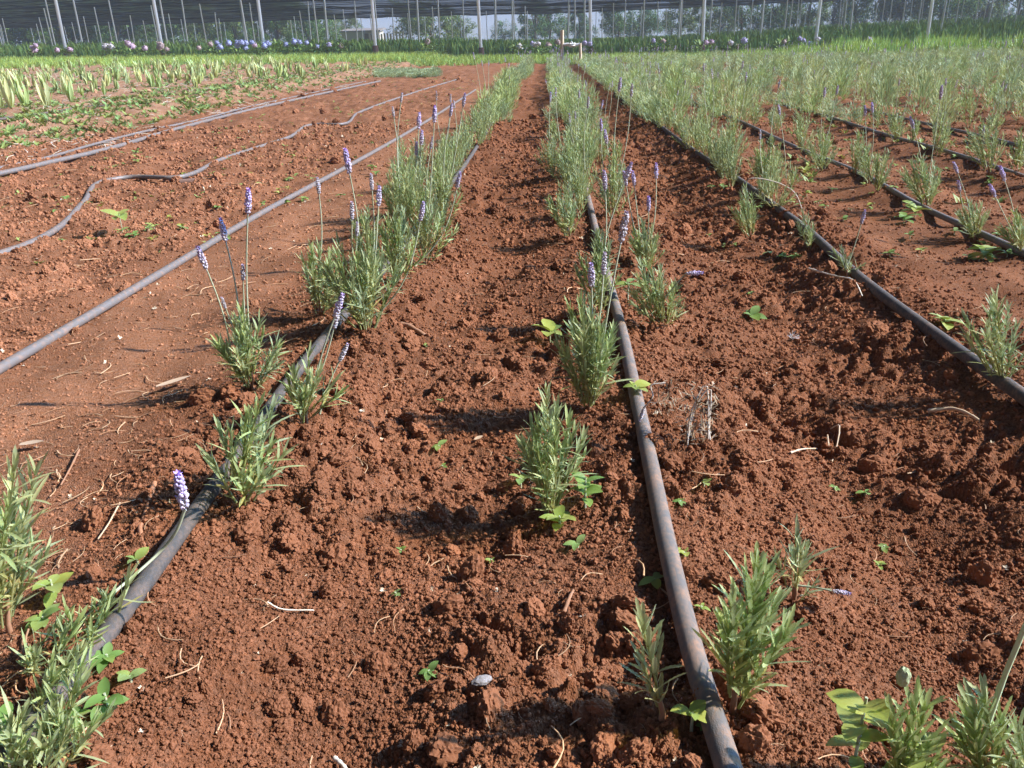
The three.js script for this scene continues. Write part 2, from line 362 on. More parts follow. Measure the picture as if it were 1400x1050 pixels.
function bush(root, top, halfW, n, lod, mats, geos, opt = {}) {   // shoots from the base of root up to the tip point top (own frame)
  const hgt = top.y;
  for (let i = 0; i < n; i++) {
    const t = n === 1 ? 0 : i / (n - 1), a = rr(0, 6.283), r = Math.sqrt(t) * rr(0.75, 1.05);
    const f = (1 - 0.58 * Math.pow(r, 1.6)) * rr(0.84, 1.03);
    const tip = V(top.x * f + Math.cos(a) * halfW * r, hgt * Math.max(opt.low ?? 0.3, f), top.z * f + Math.sin(a) * halfW * 0.9 * r);
    const b = V(Math.cos(a) * halfW * 0.22 * r, 0.004 + rr(0, 0.25) * hgt * (1 - r * 0.6) * (opt.branch ?? 1), Math.sin(a) * halfW * 0.22 * r);
    const d = tip.clone().sub(b), len = Math.max(0.03, d.length() - 0.014);
    let li = 0; for (let k = 1; k < LEN.length; k++) if (Math.abs(LEN[k] - len) < Math.abs(LEN[li] - len)) li = k;
    const o = mesh('shoot', pick((geos ?? shoots[lod])[li]), mats ? pick(mats) : pick(M.lav), root);
    o.position.copy(b); o.quaternion.setFromUnitVectors(Y, d.normalize()); o.rotateY(rr(0, 6.283)); o.scale.setScalar(clamp(len / LEN[li], 0.6, 1.35));
  }
  // short woody base
  const g = new Geo(); g.tube([V(0, -0.02, 0), V(0.001, 0.01, 0), V(top.x * 0.15, hgt * 0.2, top.z * 0.15)], (t) => 0.0032 - 0.0012 * t, 5, W1);
  mesh('woody_stem', g.build(), M.twig, root);
}
function lavender(o) {                                       // a plant read off the photograph
  const g = pt(o.b[0], o.b[1]), t = upAt(o.t[0], o.t[1], g).sub(g), depth = V(g.x, g.y - H, g.z).length();
  const root = thing('lavender_plant', o.label, 'lavender', g, o.group);
  bush(root, t, 1.12 * o.w / 2 / F * depth, o.n, depth < 2.0 ? 0 : 1, o.mats, o.geos, o.opt);
  for (const s of o.s ?? []) {
    const b = upAt(s[0], s[1], g).sub(g), a = s[2] ? upAt(s[2], s[3], g).sub(g) : V(t.x * 0.5, t.y * 0.5, 0);
    const dz = s[7] ?? rr(-0.02, 0.02); b.z += dz; a.set(a.x * 0.45, a.y * 0.55, a.z + dz * 0.4);
    stalk(root, a, b, s[4] ?? 'mid', s[5] ?? 1, s[6] ?? 0, s[8]);
  }
  return root;
}
const LV = M.lav;
const leftRow = 'lavender row along the dust-covered pipe', midRow = 'lavender row along the rust-stained pipe', rightRow = 'lavender row along the clean grey pipe', field = 'lavender plants of the wide field';
// left row
lavender({ b: [12, 862], t: [14, 618], w: 95, n: 15, label: 'tall feathery lavender beside the bare trodden strip, no flowers, cut by the picture edge' });
{
  // sprawling plant lying along the pipe
  const g = pt(45, 1040), root = thing('lavender_plant', 'lavender sprawling over the black pipe, one bent stalk with a violet flower head', 'lavender', g);
  const spots = [[165, 800], [140, 822], [118, 838], [98, 850], [132, 858], [85, 870], [106, 884], [60, 892], [90, 908], [42, 880], [70, 932], [96, 938], [50, 958], [84, 962], [108, 958], [30, 984], [64, 988], [98, 984], [122, 990], [45, 1012], [80, 1014], [108, 1012], [20, 1030], [60, 1040], [12, 1000], [90, 1045]];
  for (const [x, y] of spots) for (let k = 0; k < 2; k++) {
    const b0 = pt(x - rr(-6, 26), y + rr(35, 60)), p = b0.clone().sub(g); p.y += 0.004;
    const q = upAt(x + rr(-12, 12), y + rr(-8, 8), b0).sub(g), d = q.clone().sub(p).add(V(0, 0, rr(-0.02, 0.02))), len = Math.max(0.035, d.length());
    let li = 0; for (let m = 1; m < LEN.length; m++) if (Math.abs(LEN[m] - len) < Math.abs(LEN[li] - len)) li = m;
    const o = mesh('shoot', pick(shoots[0][li]), pick([LV[1], LV[3], LV[0]]), root); o.position.copy(p); o.quaternion.setFromUnitVectors(Y, d.normalize()); o.rotateY(rr(0, 6)); o.scale.setScalar(clamp(len / LEN[li], 0.6, 1.3));
  }
  const gg = pt(245, 735), A = pt(140, 850).sub(g).add(V(0, 0.02, 0)), B = upAt(215, 758, pt(200, 790)).sub(g), C = upAt(240, 728, pt(228, 790)).sub(g), D = upAt(253, 696, pt(235, 790)).sub(g);
  const crv = new THREE.CatmullRomCurve3([A, B, C, D]), tg = new Geo(); tg.tube(crv.getPoints(16), 0.0016, 5, W1);
  const st = mesh('flower_stalk', tg.build(), M.stalk, root), h = mesh('flower_head', heads.purple[0], M.head, st);
  h.position.copy(D); h.quaternion.setFromUnitVectors(Y, V(0.02, 1, 0.05).normalize()); h.scale.set(0.85, 0.92, 0.85);
}
lavender({ b: [338, 690], t: [350, 536], w: 120, n: 15, label: 'low lavender straddling the pipe between the violet bent flower and a bushier pair' });
lavender({ b: [418, 578], t: [430, 478], w: 95, n: 14, opt: { low: 0.25 }, s: [[452, 455, 428, 520, 'grey', 1.0], [459, 432, 440, 520, 'mid', 1.0], [460, 500, 458, 560, 'grey', 0.9]], label: 'small lavender leaning across the pipe with three pale grey flower heads' });
lavender({ b: [345, 532], t: [336, 410], w: 95, n: 24, s: [[286, 366, 288, 445, 'mid', 1], [310, 330, 314, 425, 'mid', 1], [340, 292, 343, 415, 'purple', 1.05], [331, 385, 334, 425, 'grey', 0.8], [309, 422, 312, 440, 'grey', 0.6]], label: 'dense lavender at the edge of the trodden strip with five upright flower stalks' });
lavender({ b: [503, 462], t: [492, 295], w: 118, n: 34, s: [[478, 238, 480, 360, 'purple', 1.2], [515, 285, 508, 380, 'mid', 1], [482, 300, 480, 360, 'grey', 1], [489, 322, 486, 370, 'grey', 0.8], [572, 306, 548, 400, 'mid', 1.0, 0.03], [507, 262, 505, 360, 'grey', 0.9]], label: 'largest lavender clump of the left row, many upright stalks above it' });
lavender({ b: [437, 428], t: [433, 322], w: 85, n: 22, s: [[433, 268, 433, 330, 'grey', 1]], label: 'lavender clump just behind the largest one with a single pale stalk' });
lavender({ b: [548, 392], t: [540, 275], w: 75, n: 24, s: [[624, 258, 590, 345, 'mid', 1, 0.03]], label: 'upright lavender clump behind the largest one with one stalk arching over the furrow' });
lavender({ b: [582, 362], t: [577, 222], w: 78, n: 26, s: [[571, 178, 572, 260, 'purple', 1.1], [575, 200, 574, 260, 'mid', 1], [594, 168, 590, 260, 'purple', 1.1], [568, 214, 568, 260, 'mid', 0.9], [588, 205, 586, 262, 'grey', 0.9]], label: 'tall lavender clump with a cluster of violet flower spikes crossing the straight pipe behind' });
lavender({ b: [603, 322], t: [600, 205], w: 66, n: 22, s: [[633, 146, 628, 210, 'mid', 1], [615, 160, 612, 215, 'mid', 1]], label: 'lavender clump with two grey spikes where the left row closes into a hedge' });
// middle row
lavender({ b: [903, 992], t: [882, 800], w: 50, n: 2, geos: toothed, mats: [LV[1], LV[3]], opt: { low: 0.5 }, label: 'thin single-stemmed lavender beside the rust-stained pipe' });
lavender({ b: [1000, 978], t: [1046, 748], w: 105, n: 10, geos: toothed, mats: [LV[0], LV[1]], opt: { low: 0.35 }, label: 'bright green toothed-leaf lavender on the other side of the rust-stained pipe' });
lavender({ b: [1085, 815], t: [1098, 712], w: 75, n: 7, mats: [LV[3], LV[2]], s: [[1128, 790, 1090, 770, 'mid', 0.5, 0, 0.02, V(1, -0.1, 0.1).normalize()]], opt: { low: 0.35 }, label: 'half-dry lavender sprig with a drooping pale lilac flower' });
lavender({ b: [752, 700], t: [752, 524], w: 100, n: 20, label: 'young lavender with broad-leaved weeds round its foot' });
lavender({ b: [805, 560], t: [808, 388], w: 88, n: 30, s: [[808, 388, 800, 470, 'mid', 1], [848, 330, 838, 440, 'grey', 1.3], [825, 378, 806, 470, 'grey', 1.0]], label: 'tall dense lavender touching the pipe with three greyish spikes' });
lavender({ b: [818, 432], t: [815, 306], w: 62, n: 22, s: [[855, 250, 822, 340, 'mid', 1], [828, 262, 824, 340, 'mid', 1]], label: 'narrow lavender growing over the pipe behind a tall dense one' });
lavender({ b: [905, 455], t: [886, 345], w: 80, n: 22, s: [[936, 372, 900, 376, 'purple', 0.9, 0, 0.01, V(1, 0.05, 0).normalize()]], label: 'lavender right of the pipe with one flower lying out sideways' });
lavender({ b: [884, 372], t: [878, 296], w: 52, n: 20, s: [[868, 256, 872, 330, 'purple', 1.0], [898, 246, 888, 320, 'purple', 1.0], [856, 254, 868, 330, 'mid', 1], [887, 290, 882, 330, 'purple', 1.0]], label: 'lavender with four violet spikes fanning out beside the pipe' });
lavender({ b: [778, 325], t: [770, 240], w: 68, n: 24, label: 'rounded flowerless lavender left of the pipe' });
lavender({ b: [838, 300], t: [838, 196], w: 55, n: 20, s: [[822, 180, 826, 240, 'purple', 1], [830, 198, 832, 250, 'mid', 1.2], [846, 126, 842, 210, 'mid', 1.1], [862, 132, 848, 215, 'grey', 1.1]], label: 'lavender with very long stalks right of the pipe' });
lavender({ b: [756, 245], t: [752, 175], w: 48, n: 20, s: [[752, 140, 752, 190, 'mid', 1]], label: 'lavender with one short spike left of the pipe' });
lavender({ b: [800, 235], t: [800, 160], w: 44, n: 18, s: [[822, 150, 808, 200, 'mid', 1]], label: 'lavender growing across the pipe behind the rounded flowerless one' });
// right row
lavender({ b: [1366, 528], t: [1366, 385], w: 85, n: 14, label: 'spiky silver-green lavender standing over the clean grey pipe' });
lavender({ b: [1157, 382], t: [1150, 334], w: 42, n: 8, s: [[1176, 306, 1160, 345, 'mid', 0.9]], label: 'stunted lavender on the grey pipe with one dull violet flower' });
lavender({ b: [1106, 340], t: [1098, 284], w: 30, n: 8, label: 'small leaning lavender on the grey pipe below a withered one' });
lavender({ b: [1025, 330], t: [1020, 246], w: 44, n: 16, label: 'upright lavender standing alone left of the grey pipe' });
lavender({ b: [1000, 258], t: [995, 182], w: 38, n: 14, label: 'lavender behind the solitary upright one by the grey pipe' });
lavender({ b: [1060, 290], t: [1062, 238], w: 60, n: 9, mats: [LV[3]], label: 'withering lavender with bleached stems arching over the grey pipe' });
{
  const g = pt(1060, 292), root = thing('dead_twig', 'bleached dry stem bent in an arch over the grey pipe', 'stem', g);
  const crv = new THREE.CatmullRomCurve3([[1022, 268], [1022, 246], [1050, 246], [1085, 262], [1098, 290]].map(([x, y]) => upAt(x, y, g).sub(g))), t = new Geo(); t.tube(crv.getPoints(18), 0.0016, 5, W1); mesh('arched_stalk', t.build(), M.dryStalk, root);
}

lavender({ b: [1265, 288], t: [1256, 202], w: 66, n: 26, s: [[1247, 176, 1252, 215, 'mid', 1.1], [1282, 136, 1268, 210, 'mid', 1.1]], label: 'broad lavender bush by the second pipe of the wide field with a very tall spike', group: undefined });
lavender({ b: [1122, 236], t: [1118, 178], w: 50, n: 20, s: [[1128, 134, 1122, 185, 'mid', 1.1], [1142, 130, 1126, 185, 'mid', 1]], label: 'lavender bush with twin tall spikes at the edge of the wide field' });
lavender({ b: [1187, 256], t: [1183, 196], w: 34, n: 14, s: [[1182, 158, 1183, 205, 'purple', 1], [1191, 154, 1188, 205, 'purple', 1]], label: 'narrow lavender with two violet spikes close together in the wide field' });
lavender({ b: [1350, 240], t: [1346, 152], w: 54, n: 22, s: [[1344, 184, 1340, 215, 'mid', 0.9]], label: 'tallest lavender bush of the wide field between two dark pipes' });
lavender({ b: [1332, 326], t: [1328, 268], w: 42, n: 16, s: [[1305, 236, 1318, 290, 'mid', 1], [1311, 262, 1318, 295, 'mid', 0.9]], label: 'lavender standing on the pipe at the edge of the wide field with two spikes' });
lavender({ b: [1394, 350], t: [1390, 282], w: 44, n: 16, s: [[1376, 248, 1384, 290, 'purple', 1.1], [1357, 268, 1372, 300, 'purple', 1]], label: 'lavender with two bright violet flowers below the tallest bush of the wide field' });
lavender({ b: [1080, 258], t: [1078, 222], w: 40, n: 12, s: [[1068, 158, 1070, 230, 'mid', 1]], label: 'low lavender with one tall spike behind the withering plant' });

// merged plants for the distance
function farPlant(leaves, spread, hgt) {
  const g = new Geo();
  for (let i = 0; i < leaves; i++) {
    const a = rr(0, 6.283), r = Math.sqrt(R()) * spread, y = hgt * (0.05 + 0.85 * R()) * (1 - 0.4 * (r / spread) ** 2), el = rr(0.5, 1.45), b = a + rr(-1, 1);
    g.leaf(V(Math.cos(a) * r, y, Math.sin(a) * r), V(Math.cos(b) * Math.cos(el), Math.sin(el), Math.sin(b) * Math.cos(el)), V(Math.cos(a), 0.3, Math.sin(a)), rr(0.024, 0.044), rr(0.0042, 0.006), rr(-0.1, 0.1), tint(0.2, 0.08), 2, 0, 0.3, 0.6);
  }
  return g.build();
}
const farGeo = [0, 1, 2, 3, 4].map(() => farPlant(260, 0.062, 0.165)), farGeoLow = [0, 1, 2].map(() => farPlant(230, 0.064, 0.16).scale(1.0, 1.0, 1.0));
const heroSpots = [];
scene.children.forEach((o) => { if (o.name.startsWith('lavender_plant')) heroSpots.push(o.position); });
const farItems = [[], [], []];
const candidates = [];
function along(px1, px2, n) { const a = pt(...px1), b = pt(...px2); return [a, b, n]; }
function plantRow(xAt, z0, z1, gap, size, rowName, flowerP, dens = 1) {
  for (let z = z0; z > z1; z -= gap * rr(0.75, 1.25)) {
    if (R() > dens) continue;
    const x = xAt(z) + rr(-0.06, 0.06), p = V(x, smoothGround(x, z) - 0.004, z);
    if (heroSpots.some((h) => Math.hypot(h.x - x, h.z - z) < 0.10)) continue;
    const v = p.clone().project(camera); if (Math.abs(v.x) > 1.25) continue;
    candidates.push({ p, size: size * rr(0.75, 1.2), row: rowName, d: p.distanceTo(camera.position), fl: R() < flowerP ? (R() < 0.35 ? 2 : 1) : 0, seen: Math.abs(v.x) < 1.04 });
  }
}
plantRow((z) => -0.385 + 0.05 * Math.sin(z * 0.8), -2.05, -19, 0.135, 1.08, leftRow, 0.2);
plantRow((z) => 0.14 + 0.05 * Math.sin(z * 0.9), -2.5, -21, 0.135, 1.05, midRow, 0.2);
plantRow((z) => 0.06 + 0.04 * Math.sin(z * 1.3), -3.4, -21, 0.42, 0.85, midRow, 0.15);
plantRow((z) => 0.24 + 0.04 * Math.sin(z * 1.1), -3.0, -21, 0.36, 0.9, midRow, 0.15);
plantRow((z) => 0.70, -2.6, -21, 0.125, 1.1, rightRow, 0.3);
const fieldRows = [];
for (let k = 0; k < 28; k++) { const x = 1.15 + 0.54 * k; fieldRows.push(x); plantRow((z) => x + 0.05 * Math.sin(z + k), Math.min(-1.9, -1.2 - 0.25 * k), -21, k < 3 ? 0.19 : 0.24, 1.14 + 0.12 * n2(k, 3), field, 0.4, 0.88); }
candidates.sort((a, b) => a.d - b.d);
const rowLabel = { [leftRow]: 'lavender in the hedge-like far stretch of the row beside the straight bare pipe', [midRow]: 'lavender in the dense far stretch of the row along the rust-stained pipe', [rightRow]: 'lavender in the row along the clean grey pipe, past the solitary upright one', [field]: 'scattered grey-green lavender in the wide field beyond the clean grey pipe' };
let indiv = 0;
for (const c of candidates) {
  if (c.seen && indiv < 250) {
    indiv++;
    const root = thing('lavender_plant', rowLabel[c.row], 'lavender', c.p, c.row);
    const hgt = 0.165 * c.size * rr(0.85, 1.15);
    if (c.d < 3.4) bush(root, V(rr(-0.02, 0.02), hgt, rr(-0.02, 0.02)), 0.056 * c.size, Math.round(16 * c.size), 1);
    else if (c.d < 5.2) bush(root, V(rr(-0.02, 0.02), hgt, rr(-0.02, 0.02)), 0.058 * c.size, 14, 2);
    else { const f = mesh('foliage', pick(farGeo), pick(LV), root); f.rotation.y = rr(0, 6.283); f.scale.set(c.size, c.size * hgt / 0.165, c.size); }
    for (let k = 0; k < c.fl; k++) { const b = V(rr(-0.05, 0.05), hgt + rr(0.05, 0.17), rr(-0.04, 0.04)); stalk(root, V(b.x * 0.3, hgt * 0.6, b.z * 0.3), b, R() < 0.5 ? 'far' : 'grey', rr(0.8, 1.1)); }
  } else if (c.d > 3.5) { const k = farItems[Math.floor(R() * 3)]; k.push({ p: c.p, q: spin(0.12), s: V(c.size, c.size * rr(0.85, 1.25), c.size), c: (() => { const t = tint(0.12, 0.06); return new THREE.Color().setRGB(...t); })() }); }
}
farItems.forEach((s, i) => { if (s.length) instanced('lavender_mass', farGeoLow[i], LV[i], s, 'far lavender plants merging into a grey-green carpet', 'lavender'); });
{ // spikes over the far field
  const g = new Geo(); g.tube([V(0, 0, 0), V(0.004, 0.10, 0), V(0.0, 0.2, 0.003)], 0.0016, 3, [0.45, 0.48, 0.3]);
  const h = headGeo(HL, 0.8, 1); h.translate(0, 0.2, 0); const m = mergeGeometries([g.build(), h]);
  const it = []; for (const s of farItems) for (const t of s) if (R() < 0.22) it.push({ p: t.p.clone().add(V(rr(-0.04, 0.04), 0.08, rr(-0.04, 0.04))), q: spin(0.22), s: V(1, rr(0.8, 1.2), 1) });
  instanced('lavender_spikes', m, M.head, it, 'violet lavender spikes rising above the far field', 'flower');
}

// ------------------------------------------------------------------ irrigation pipes
const pipeTone = (dust) => tex(256, (u, v) => { const d = clamp((tn(v, u, 10) - 0.5) * 1.1 * dust + (tn(u, v, 44) - 0.5) * 0.9 * dust + dust * 0.42 + 0.12 * (grainR() - 0.5), 0, 1); const c = mixC(dust > 0.5 ? [96, 92, 88] : [66, 64, 62], [152, 116, 92], d); return c; }, true);
const pipeMat = [0.72, 0.35, 0.5].map((d) => { const t = pipeTone(d); t.repeat.set(1, 1); return new THREE.MeshStandardMaterial({ map: t, roughness: 0.8, bumpMap: soilBump, bumpScale: 0.0003 }); });
const greyPipe = new THREE.MeshStandardMaterial({ map: (() => { const t = tex(256, (u, v) => { const d = clamp((tn(u, v, 14) - 0.45) * 1.1, 0, 1); return mixC([106, 101, 98], [150, 118, 98], d); }, true); return t; })(), roughness: 0.5 });
function pipe(pxs, r, m, label, lift = 0.85, wig = 0.0) {
  const ctrl = pxs.map((q) => { if (q.length === 3) return V(q[0], 0, q[1]); const p = pt(q[0], q[1]); return p; });
  { const e = ctrl[0].clone().sub(ctrl[1]).setY(0).normalize(), L = Math.min(1.6, e.z > 0.02 ? Math.max(0, (-0.25 - ctrl[0].z) / e.z) : 1.6); if (L > 0.05) ctrl.unshift(ctrl[0].clone().addScaledVector(e, L)); }
  const flat = new THREE.CatmullRomCurve3(ctrl.map((p) => V(p.x, 0, p.z)), false, 'centripetal'), len = flat.getLength();
  const N = Math.min(260, Math.max(30, Math.round(len / 0.05))), pts = [];
  for (let k = 0; k <= N; k++) { const p = flat.getPointAt(k / N); p.x += wig * n2(p.z * 1.7, p.x * 1.7); pts.push(p); }
  const ys = pts.map((p) => base(p.x, p.z) + 0.002), y2 = ys.map((_, k) => { let s = 0, n = 0; for (let j = -8; j <= 8; j++) if (ys[k + j] !== undefined) { s += ys[k + j]; n++; } return s / n; });
  pts.forEach((p, k) => { p.y = y2[k] + r * lift; });
  const c = new THREE.CatmullRomCurve3(pts), g = new THREE.TubeGeometry(c, N * 2, r, 14, false);
  const uv = g.attributes.uv; for (let i = 0; i < uv.count; i++) uv.setXY(i, uv.getX(i) * len / 0.28, uv.getY(i) * 0.24);
  const o = top('irrigation_pipe', g, m, label, 'pipe', 'black and grey irrigation pipes on the soil'); return o;
}
pipe([[-60, 1180], [20, 1040], [110, 930], [185, 830], [255, 730], [320, 640], [385, 545], [450, 462], [520, 380], [590, 290], [640, 222], [690, 140]], 0.0088, pipeMat[1], 'black pipe with dusty streaks running under the left lavender row');
pipe([[1012, 1120], [985, 1035], [945, 900], [912, 760], [888, 640], [868, 545], [850, 460], [826, 370], [806, 285], [786, 200], [772, 150], [764, 110]], 0.0097, pipeMat[0], 'rust-stained dark pipe running straight between two lavender rows');
pipe([[1520, 640], [1400, 556], [1290, 475], [1180, 390], [1100, 318], [1050, 280], [1000, 243], [940, 203], [880, 158], [840, 128]], 0.0105, pipeMat[2], 'clean dark grey pipe under the sparse lavender row');
pipe([[-90, 566], [0, 512], [120, 440], [240, 367], [350, 300], [480, 228], [570, 176], [650, 124]], 0.009, greyPipe, 'straight pale grey pipe lying along the bare trodden strip');
pipe([[-60, 372], [0, 352], [40, 338], [80, 316], [115, 280], [140, 252], [180, 245], [240, 246], [262, 241], [300, 222], [350, 205], [395, 190], [430, 172], [465, 172], [490, 156], [560, 130], [630, 108]], 0.009, greyPipe, 'kinked grey pipe snaking over the weedy soil with a joint in its bend');
pipe([[-50, 250], [0, 241], [70, 225], [150, 206], [230, 182], [300, 163], [360, 148], [430, 132], [520, 112]], 0.0115, greyPipe, 'thicker of two grey pipes running side by side below the weedy bank');
pipe([[-50, 243], [0, 232], [60, 219], [130, 199], [200, 181], [270, 166], [330, 150], [400, 134], [500, 112]], 0.0075, greyPipe, 'thinner of two grey pipes running side by side below the weedy bank');
pipe([[-40, 172], [0, 165], [40, 160], [80, 154], [115, 148], [150, 146]], 0.009, pipeMat[2], 'short length of pipe among straw below the broad-leaved plants');
pipe([[1500, 402], [1400, 352], [1335, 322], [1260, 288], [1180, 242], [1090, 205], [1000, 163], [930, 135]], 0.0085, greyPipe, 'dark pipe at the edge of the wide field with green weeds along it');
pipe([[1460, 268], [1385, 240], [1300, 212], [1210, 187], [1120, 158], [1050, 137]], 0.0085, greyPipe, 'dark pipe between the first rows inside the wide field');
pipe([[1460, 222], [1387, 200], [1320, 184], [1260, 170], [1180, 150]], 0.0085, greyPipe, 'dark pipe deeper in the wide field, half hidden by lavender');
{ // joint in the kinked pipe
  const p = pt(256, 246), g = new THREE.CylinderGeometry(0.0125, 0.0125, 0.06, 14); g.rotateZ(Math.PI / 2);
  const o = top('pipe_joint', g, M.boot, 'dark sleeve joining two lengths of the kinked grey pipe', 'pipe joint'); o.position.copy(p).add(V(0, 0.006, 0)); o.rotation.y = 0.35;
}

// ------------------------------------------------------------------ weeds
function blade(len, wid, col, seg = 5) { const g = new Geo(); g.leaf(V(0, 0, 0), V(0, 0.25, 1), Y, len, wid, rr(-0.35, -0.1), col, seg, 0, 0.25, 0.75); return g.build(); }
const ovate = [blade(0.030, 0.019, W1), blade(0.030, 0.016, [0.9, 1, 0.85]), blade(0.030, 0.021, [1.1, 1.05, 0.8])];
const petG = new THREE.CylinderGeometry(0.0009, 0.0012, 1, 5); petG.translate(0, 0.5, 0);
function weed(p, scale, nLeaf, label, group, hgt = 0.02, mats = M.weed) {
  const root = thing('weed', label, 'weed', p, group), m = pick(mats); if (-p.z < 1.2 && !group) scale *= 0.68;
  const st = mesh('stem', petG, M.stalk, root); st.scale.set(1.2, Math.max(0.004, hgt * scale), 1.2);
  for (let k = 0; k < nLeaf; k++) {
    const o = mesh('leaf', pick(ovate), m, root), a = k * 2.4 + rr(-0.3, 0.3), tier = nLeaf > 5 ? (k / nLeaf) : rr(0.7, 1);
    o.position.set(0, hgt * scale * (0.35 + 0.65 * tier), 0); o.rotation.order = 'YXZ'; o.rotation.set(rr(-0.5, 0.25), a, rr(-0.3, 0.3)); o.scale.setScalar(scale * rr(0.65, 1.1));
  }
  return root;
}
const wp = (x, y) => pt(x, y);
weed(wp(800, 690), 1.35, 8, 'weed with drooping serrate leaves right of the young lavender', null, 0.045, [M.weed[0]]);
weed(wp(765, 712), 1.15, 6, 'pale-leaved weed at the foot of the young lavender', null, 0.02, [M.weed[2]]);
weed(wp(712, 665), 1.0, 3, 'two-leaved weed left of the young lavender', null, 0.02, [M.weed[1]]);
weed(wp(150, 912), 0.85, 6, 'round-leaved seedling close to the dusty black pipe', null, 0.012);
weed(wp(180, 935), 0.75, 4, 'four-leaved seedling in bare soil right of the dusty black pipe', null, 0.012);
weed(wp(150, 975), 1.0, 6, 'upright weed with pointed leaves beside the sprawling lavender', null, 0.03);
weed(wp(75, 815), 1.1, 6, 'clover-like weed beside the tall feathery lavender', null, 0.03);
weed(wp(60, 850), 1.0, 7, 'low weed with toothed leaves under the tall feathery lavender', null, 0.01);
weed(wp(105, 1000), 1.0, 5, 'broad round leaf weed peeping from the sprawling lavender', null, 0.02);
weed(wp(10, 1015), 1.1, 6, 'large dark-leaved weed at the foot of the sprawling lavender', null, 0.03, [M.weed[0]]);
weed(wp(188, 768), 0.9, 3, 'heart-leaved seedling next to the bent flower stalk', null, 0.012, [M.weed[1]]);
weed(wp(1183, 678), 0.75, 3, 'two-leaf sprout alone on the dark clods', null, 0.01);
weed(wp(962, 666), 0.7, 2, 'single yellow-green cotyledon below the withered stalk', null, 0.008, [M.weed[2]]);
weed(wp(930, 688), 0.7, 3, 'tiny folded sprout beside the withered stalk', null, 0.008);
weed(wp(1028, 436), 1.0, 5, 'bright seedling on the crumbly furrow right of the middle row', null, 0.012);
weed(wp(168, 318), 1.9, 5, 'thistle-like seedling on a small mound among the bare rows', null, 0.03);
weed(wp(895, 790), 0.8, 3, 'small round sprout touching the rust-stained pipe', null, 0.008);
weed(wp(790, 742), 0.8, 3, 'small sprout between the young lavender and the rust-stained pipe', null, 0.01);
weed(wp(868, 552), 1.2, 5, 'yellow-green weed leaning over the rust-stained pipe', null, 0.03, [M.weed[2]]);
weed(wp(752, 462), 1.2, 5, 'broad-leaved weed left of the tall dense lavender', null, 0.02);
weed(wp(858, 420), 1.4, 5, 'broad-leaved weed between the pipe and the lavender with the sideways flower', null, 0.03);
weed(wp(600, 612), 0.8, 3, 'dark green sprout in the furrow between the two main rows', null, 0.012);
weed(wp(945, 1000), 0.9, 4, 'wilting yellow weed curling against the rust-stained pipe', null, 0.03, [M.weed[2]]);
weed(wp(1290, 445), 1.1, 6, 'seedling patch on the smooth path right of the grey pipe', null, 0.01);
weed(wp(1345, 352), 1.5, 8, 'bushy weed beside the pipe at the edge of the wide field', null, 0.02);
weed(wp(1250, 300), 1.5, 8, 'yellow-green weed hugging the pipe at the edge of the wide field', null, 0.02, [M.weed[2]]);
weed(wp(1235, 308), 1.3, 6, 'seedling with a white tip near the pipe at the wide field', null, 0.02);
// bottom right corner: toothed-leaf lavender and broad weeds
weed(wp(1160, 1085), 1.3, 9, 'broad pale-edged weed beside the budding lavender', null, 0.09, [M.weed[2]]);
weed(wp(1240, 1100), 1.4, 8, 'sunlit broad-leaved weed behind the budding lavender stem', null, 0.05, [M.weed[2], M.weed[1]]);
{
  const g = pt(1225, 1105), root = thing('lavender_plant', 'lavender shoot tipped with a woolly grey flower bud', 'lavender', g);
  const t = upAt(1235, 925, g).sub(g); bush(root, t, 0.012, 3, 0, [LV[1]], toothed, { low: 0.85, branch: 0.2 }); bush(root, upAt(1280, 1000, g).sub(g), 0.02, 4, 0, [LV[1]], toothed, { low: 0.6 });
  const b = mesh('flower_bud', lumpGeo(3, 5, 0.12, 1), std(lin(0.30, 0.35, 0.19), 1), root); b.position.copy(t); b.scale.set(0.0042, 0.0075, 0.0042);
}
{
  const g = pt(1345, 1110), root = thing('lavender_plant', 'large toothed lavender shoot crossed by a thick pale stalk', 'lavender', g);
  bush(root, upAt(1350, 935, g).sub(g), 0.028, 7, 0, [LV[1], LV[0]], toothed, { low: 0.5 });
  const gg = new Geo(); gg.tube([upAt(1340, 1020, g).sub(g), upAt(1375, 920, g).sub(g), upAt(1425, 800, g).sub(g)], 0.0017, 6, W1); mesh('flower_stalk', gg.build(), std(lin(0.40, 0.47, 0.27), 0.8), root);
}
lavender({ b: [1395, 1120], t: [1400, 975], w: 70, n: 7, mats: [LV[0]], label: 'low lavender tuft squeezed beside the large toothed shoot' });

// scattered seedlings as individuals
function scatterWeeds(n, label, group, region, s0, s1) {
  let k = 0, tries = 0;
  while (k < n && tries++ < 5000) {
    const [px, py] = region(); const p = pt(px, py); if (p.z > -0.4 || p.z < -12) continue;
    if (n2(p.x * 1.5, p.z * 1.5) + rr(-0.6, 0.6) < 0) continue;
    weed(p, rr(s0, s1), 3 + Math.floor(R() * 4), label, group, 0.012); k++;
  }
}
scatterWeeds(95, 'small seedling in the bare rows between the grey pipes', 'seedlings in the bare rows', () => [rr(0, 560), rr(140, 330)], 0.45, 1.0);
scatterWeeds(18, 'tiny sprout on the crumbly soil of the main beds', 'sprouts on the main beds', () => [rr(480, 1300), rr(360, 1000)], 0.22, 0.42);
scatterWeeds(60, 'low green weed between the lavender rows of the wide field', 'weeds of the wide field', () => [rr(960, 1400), rr(190, 360)], 0.45, 0.9);

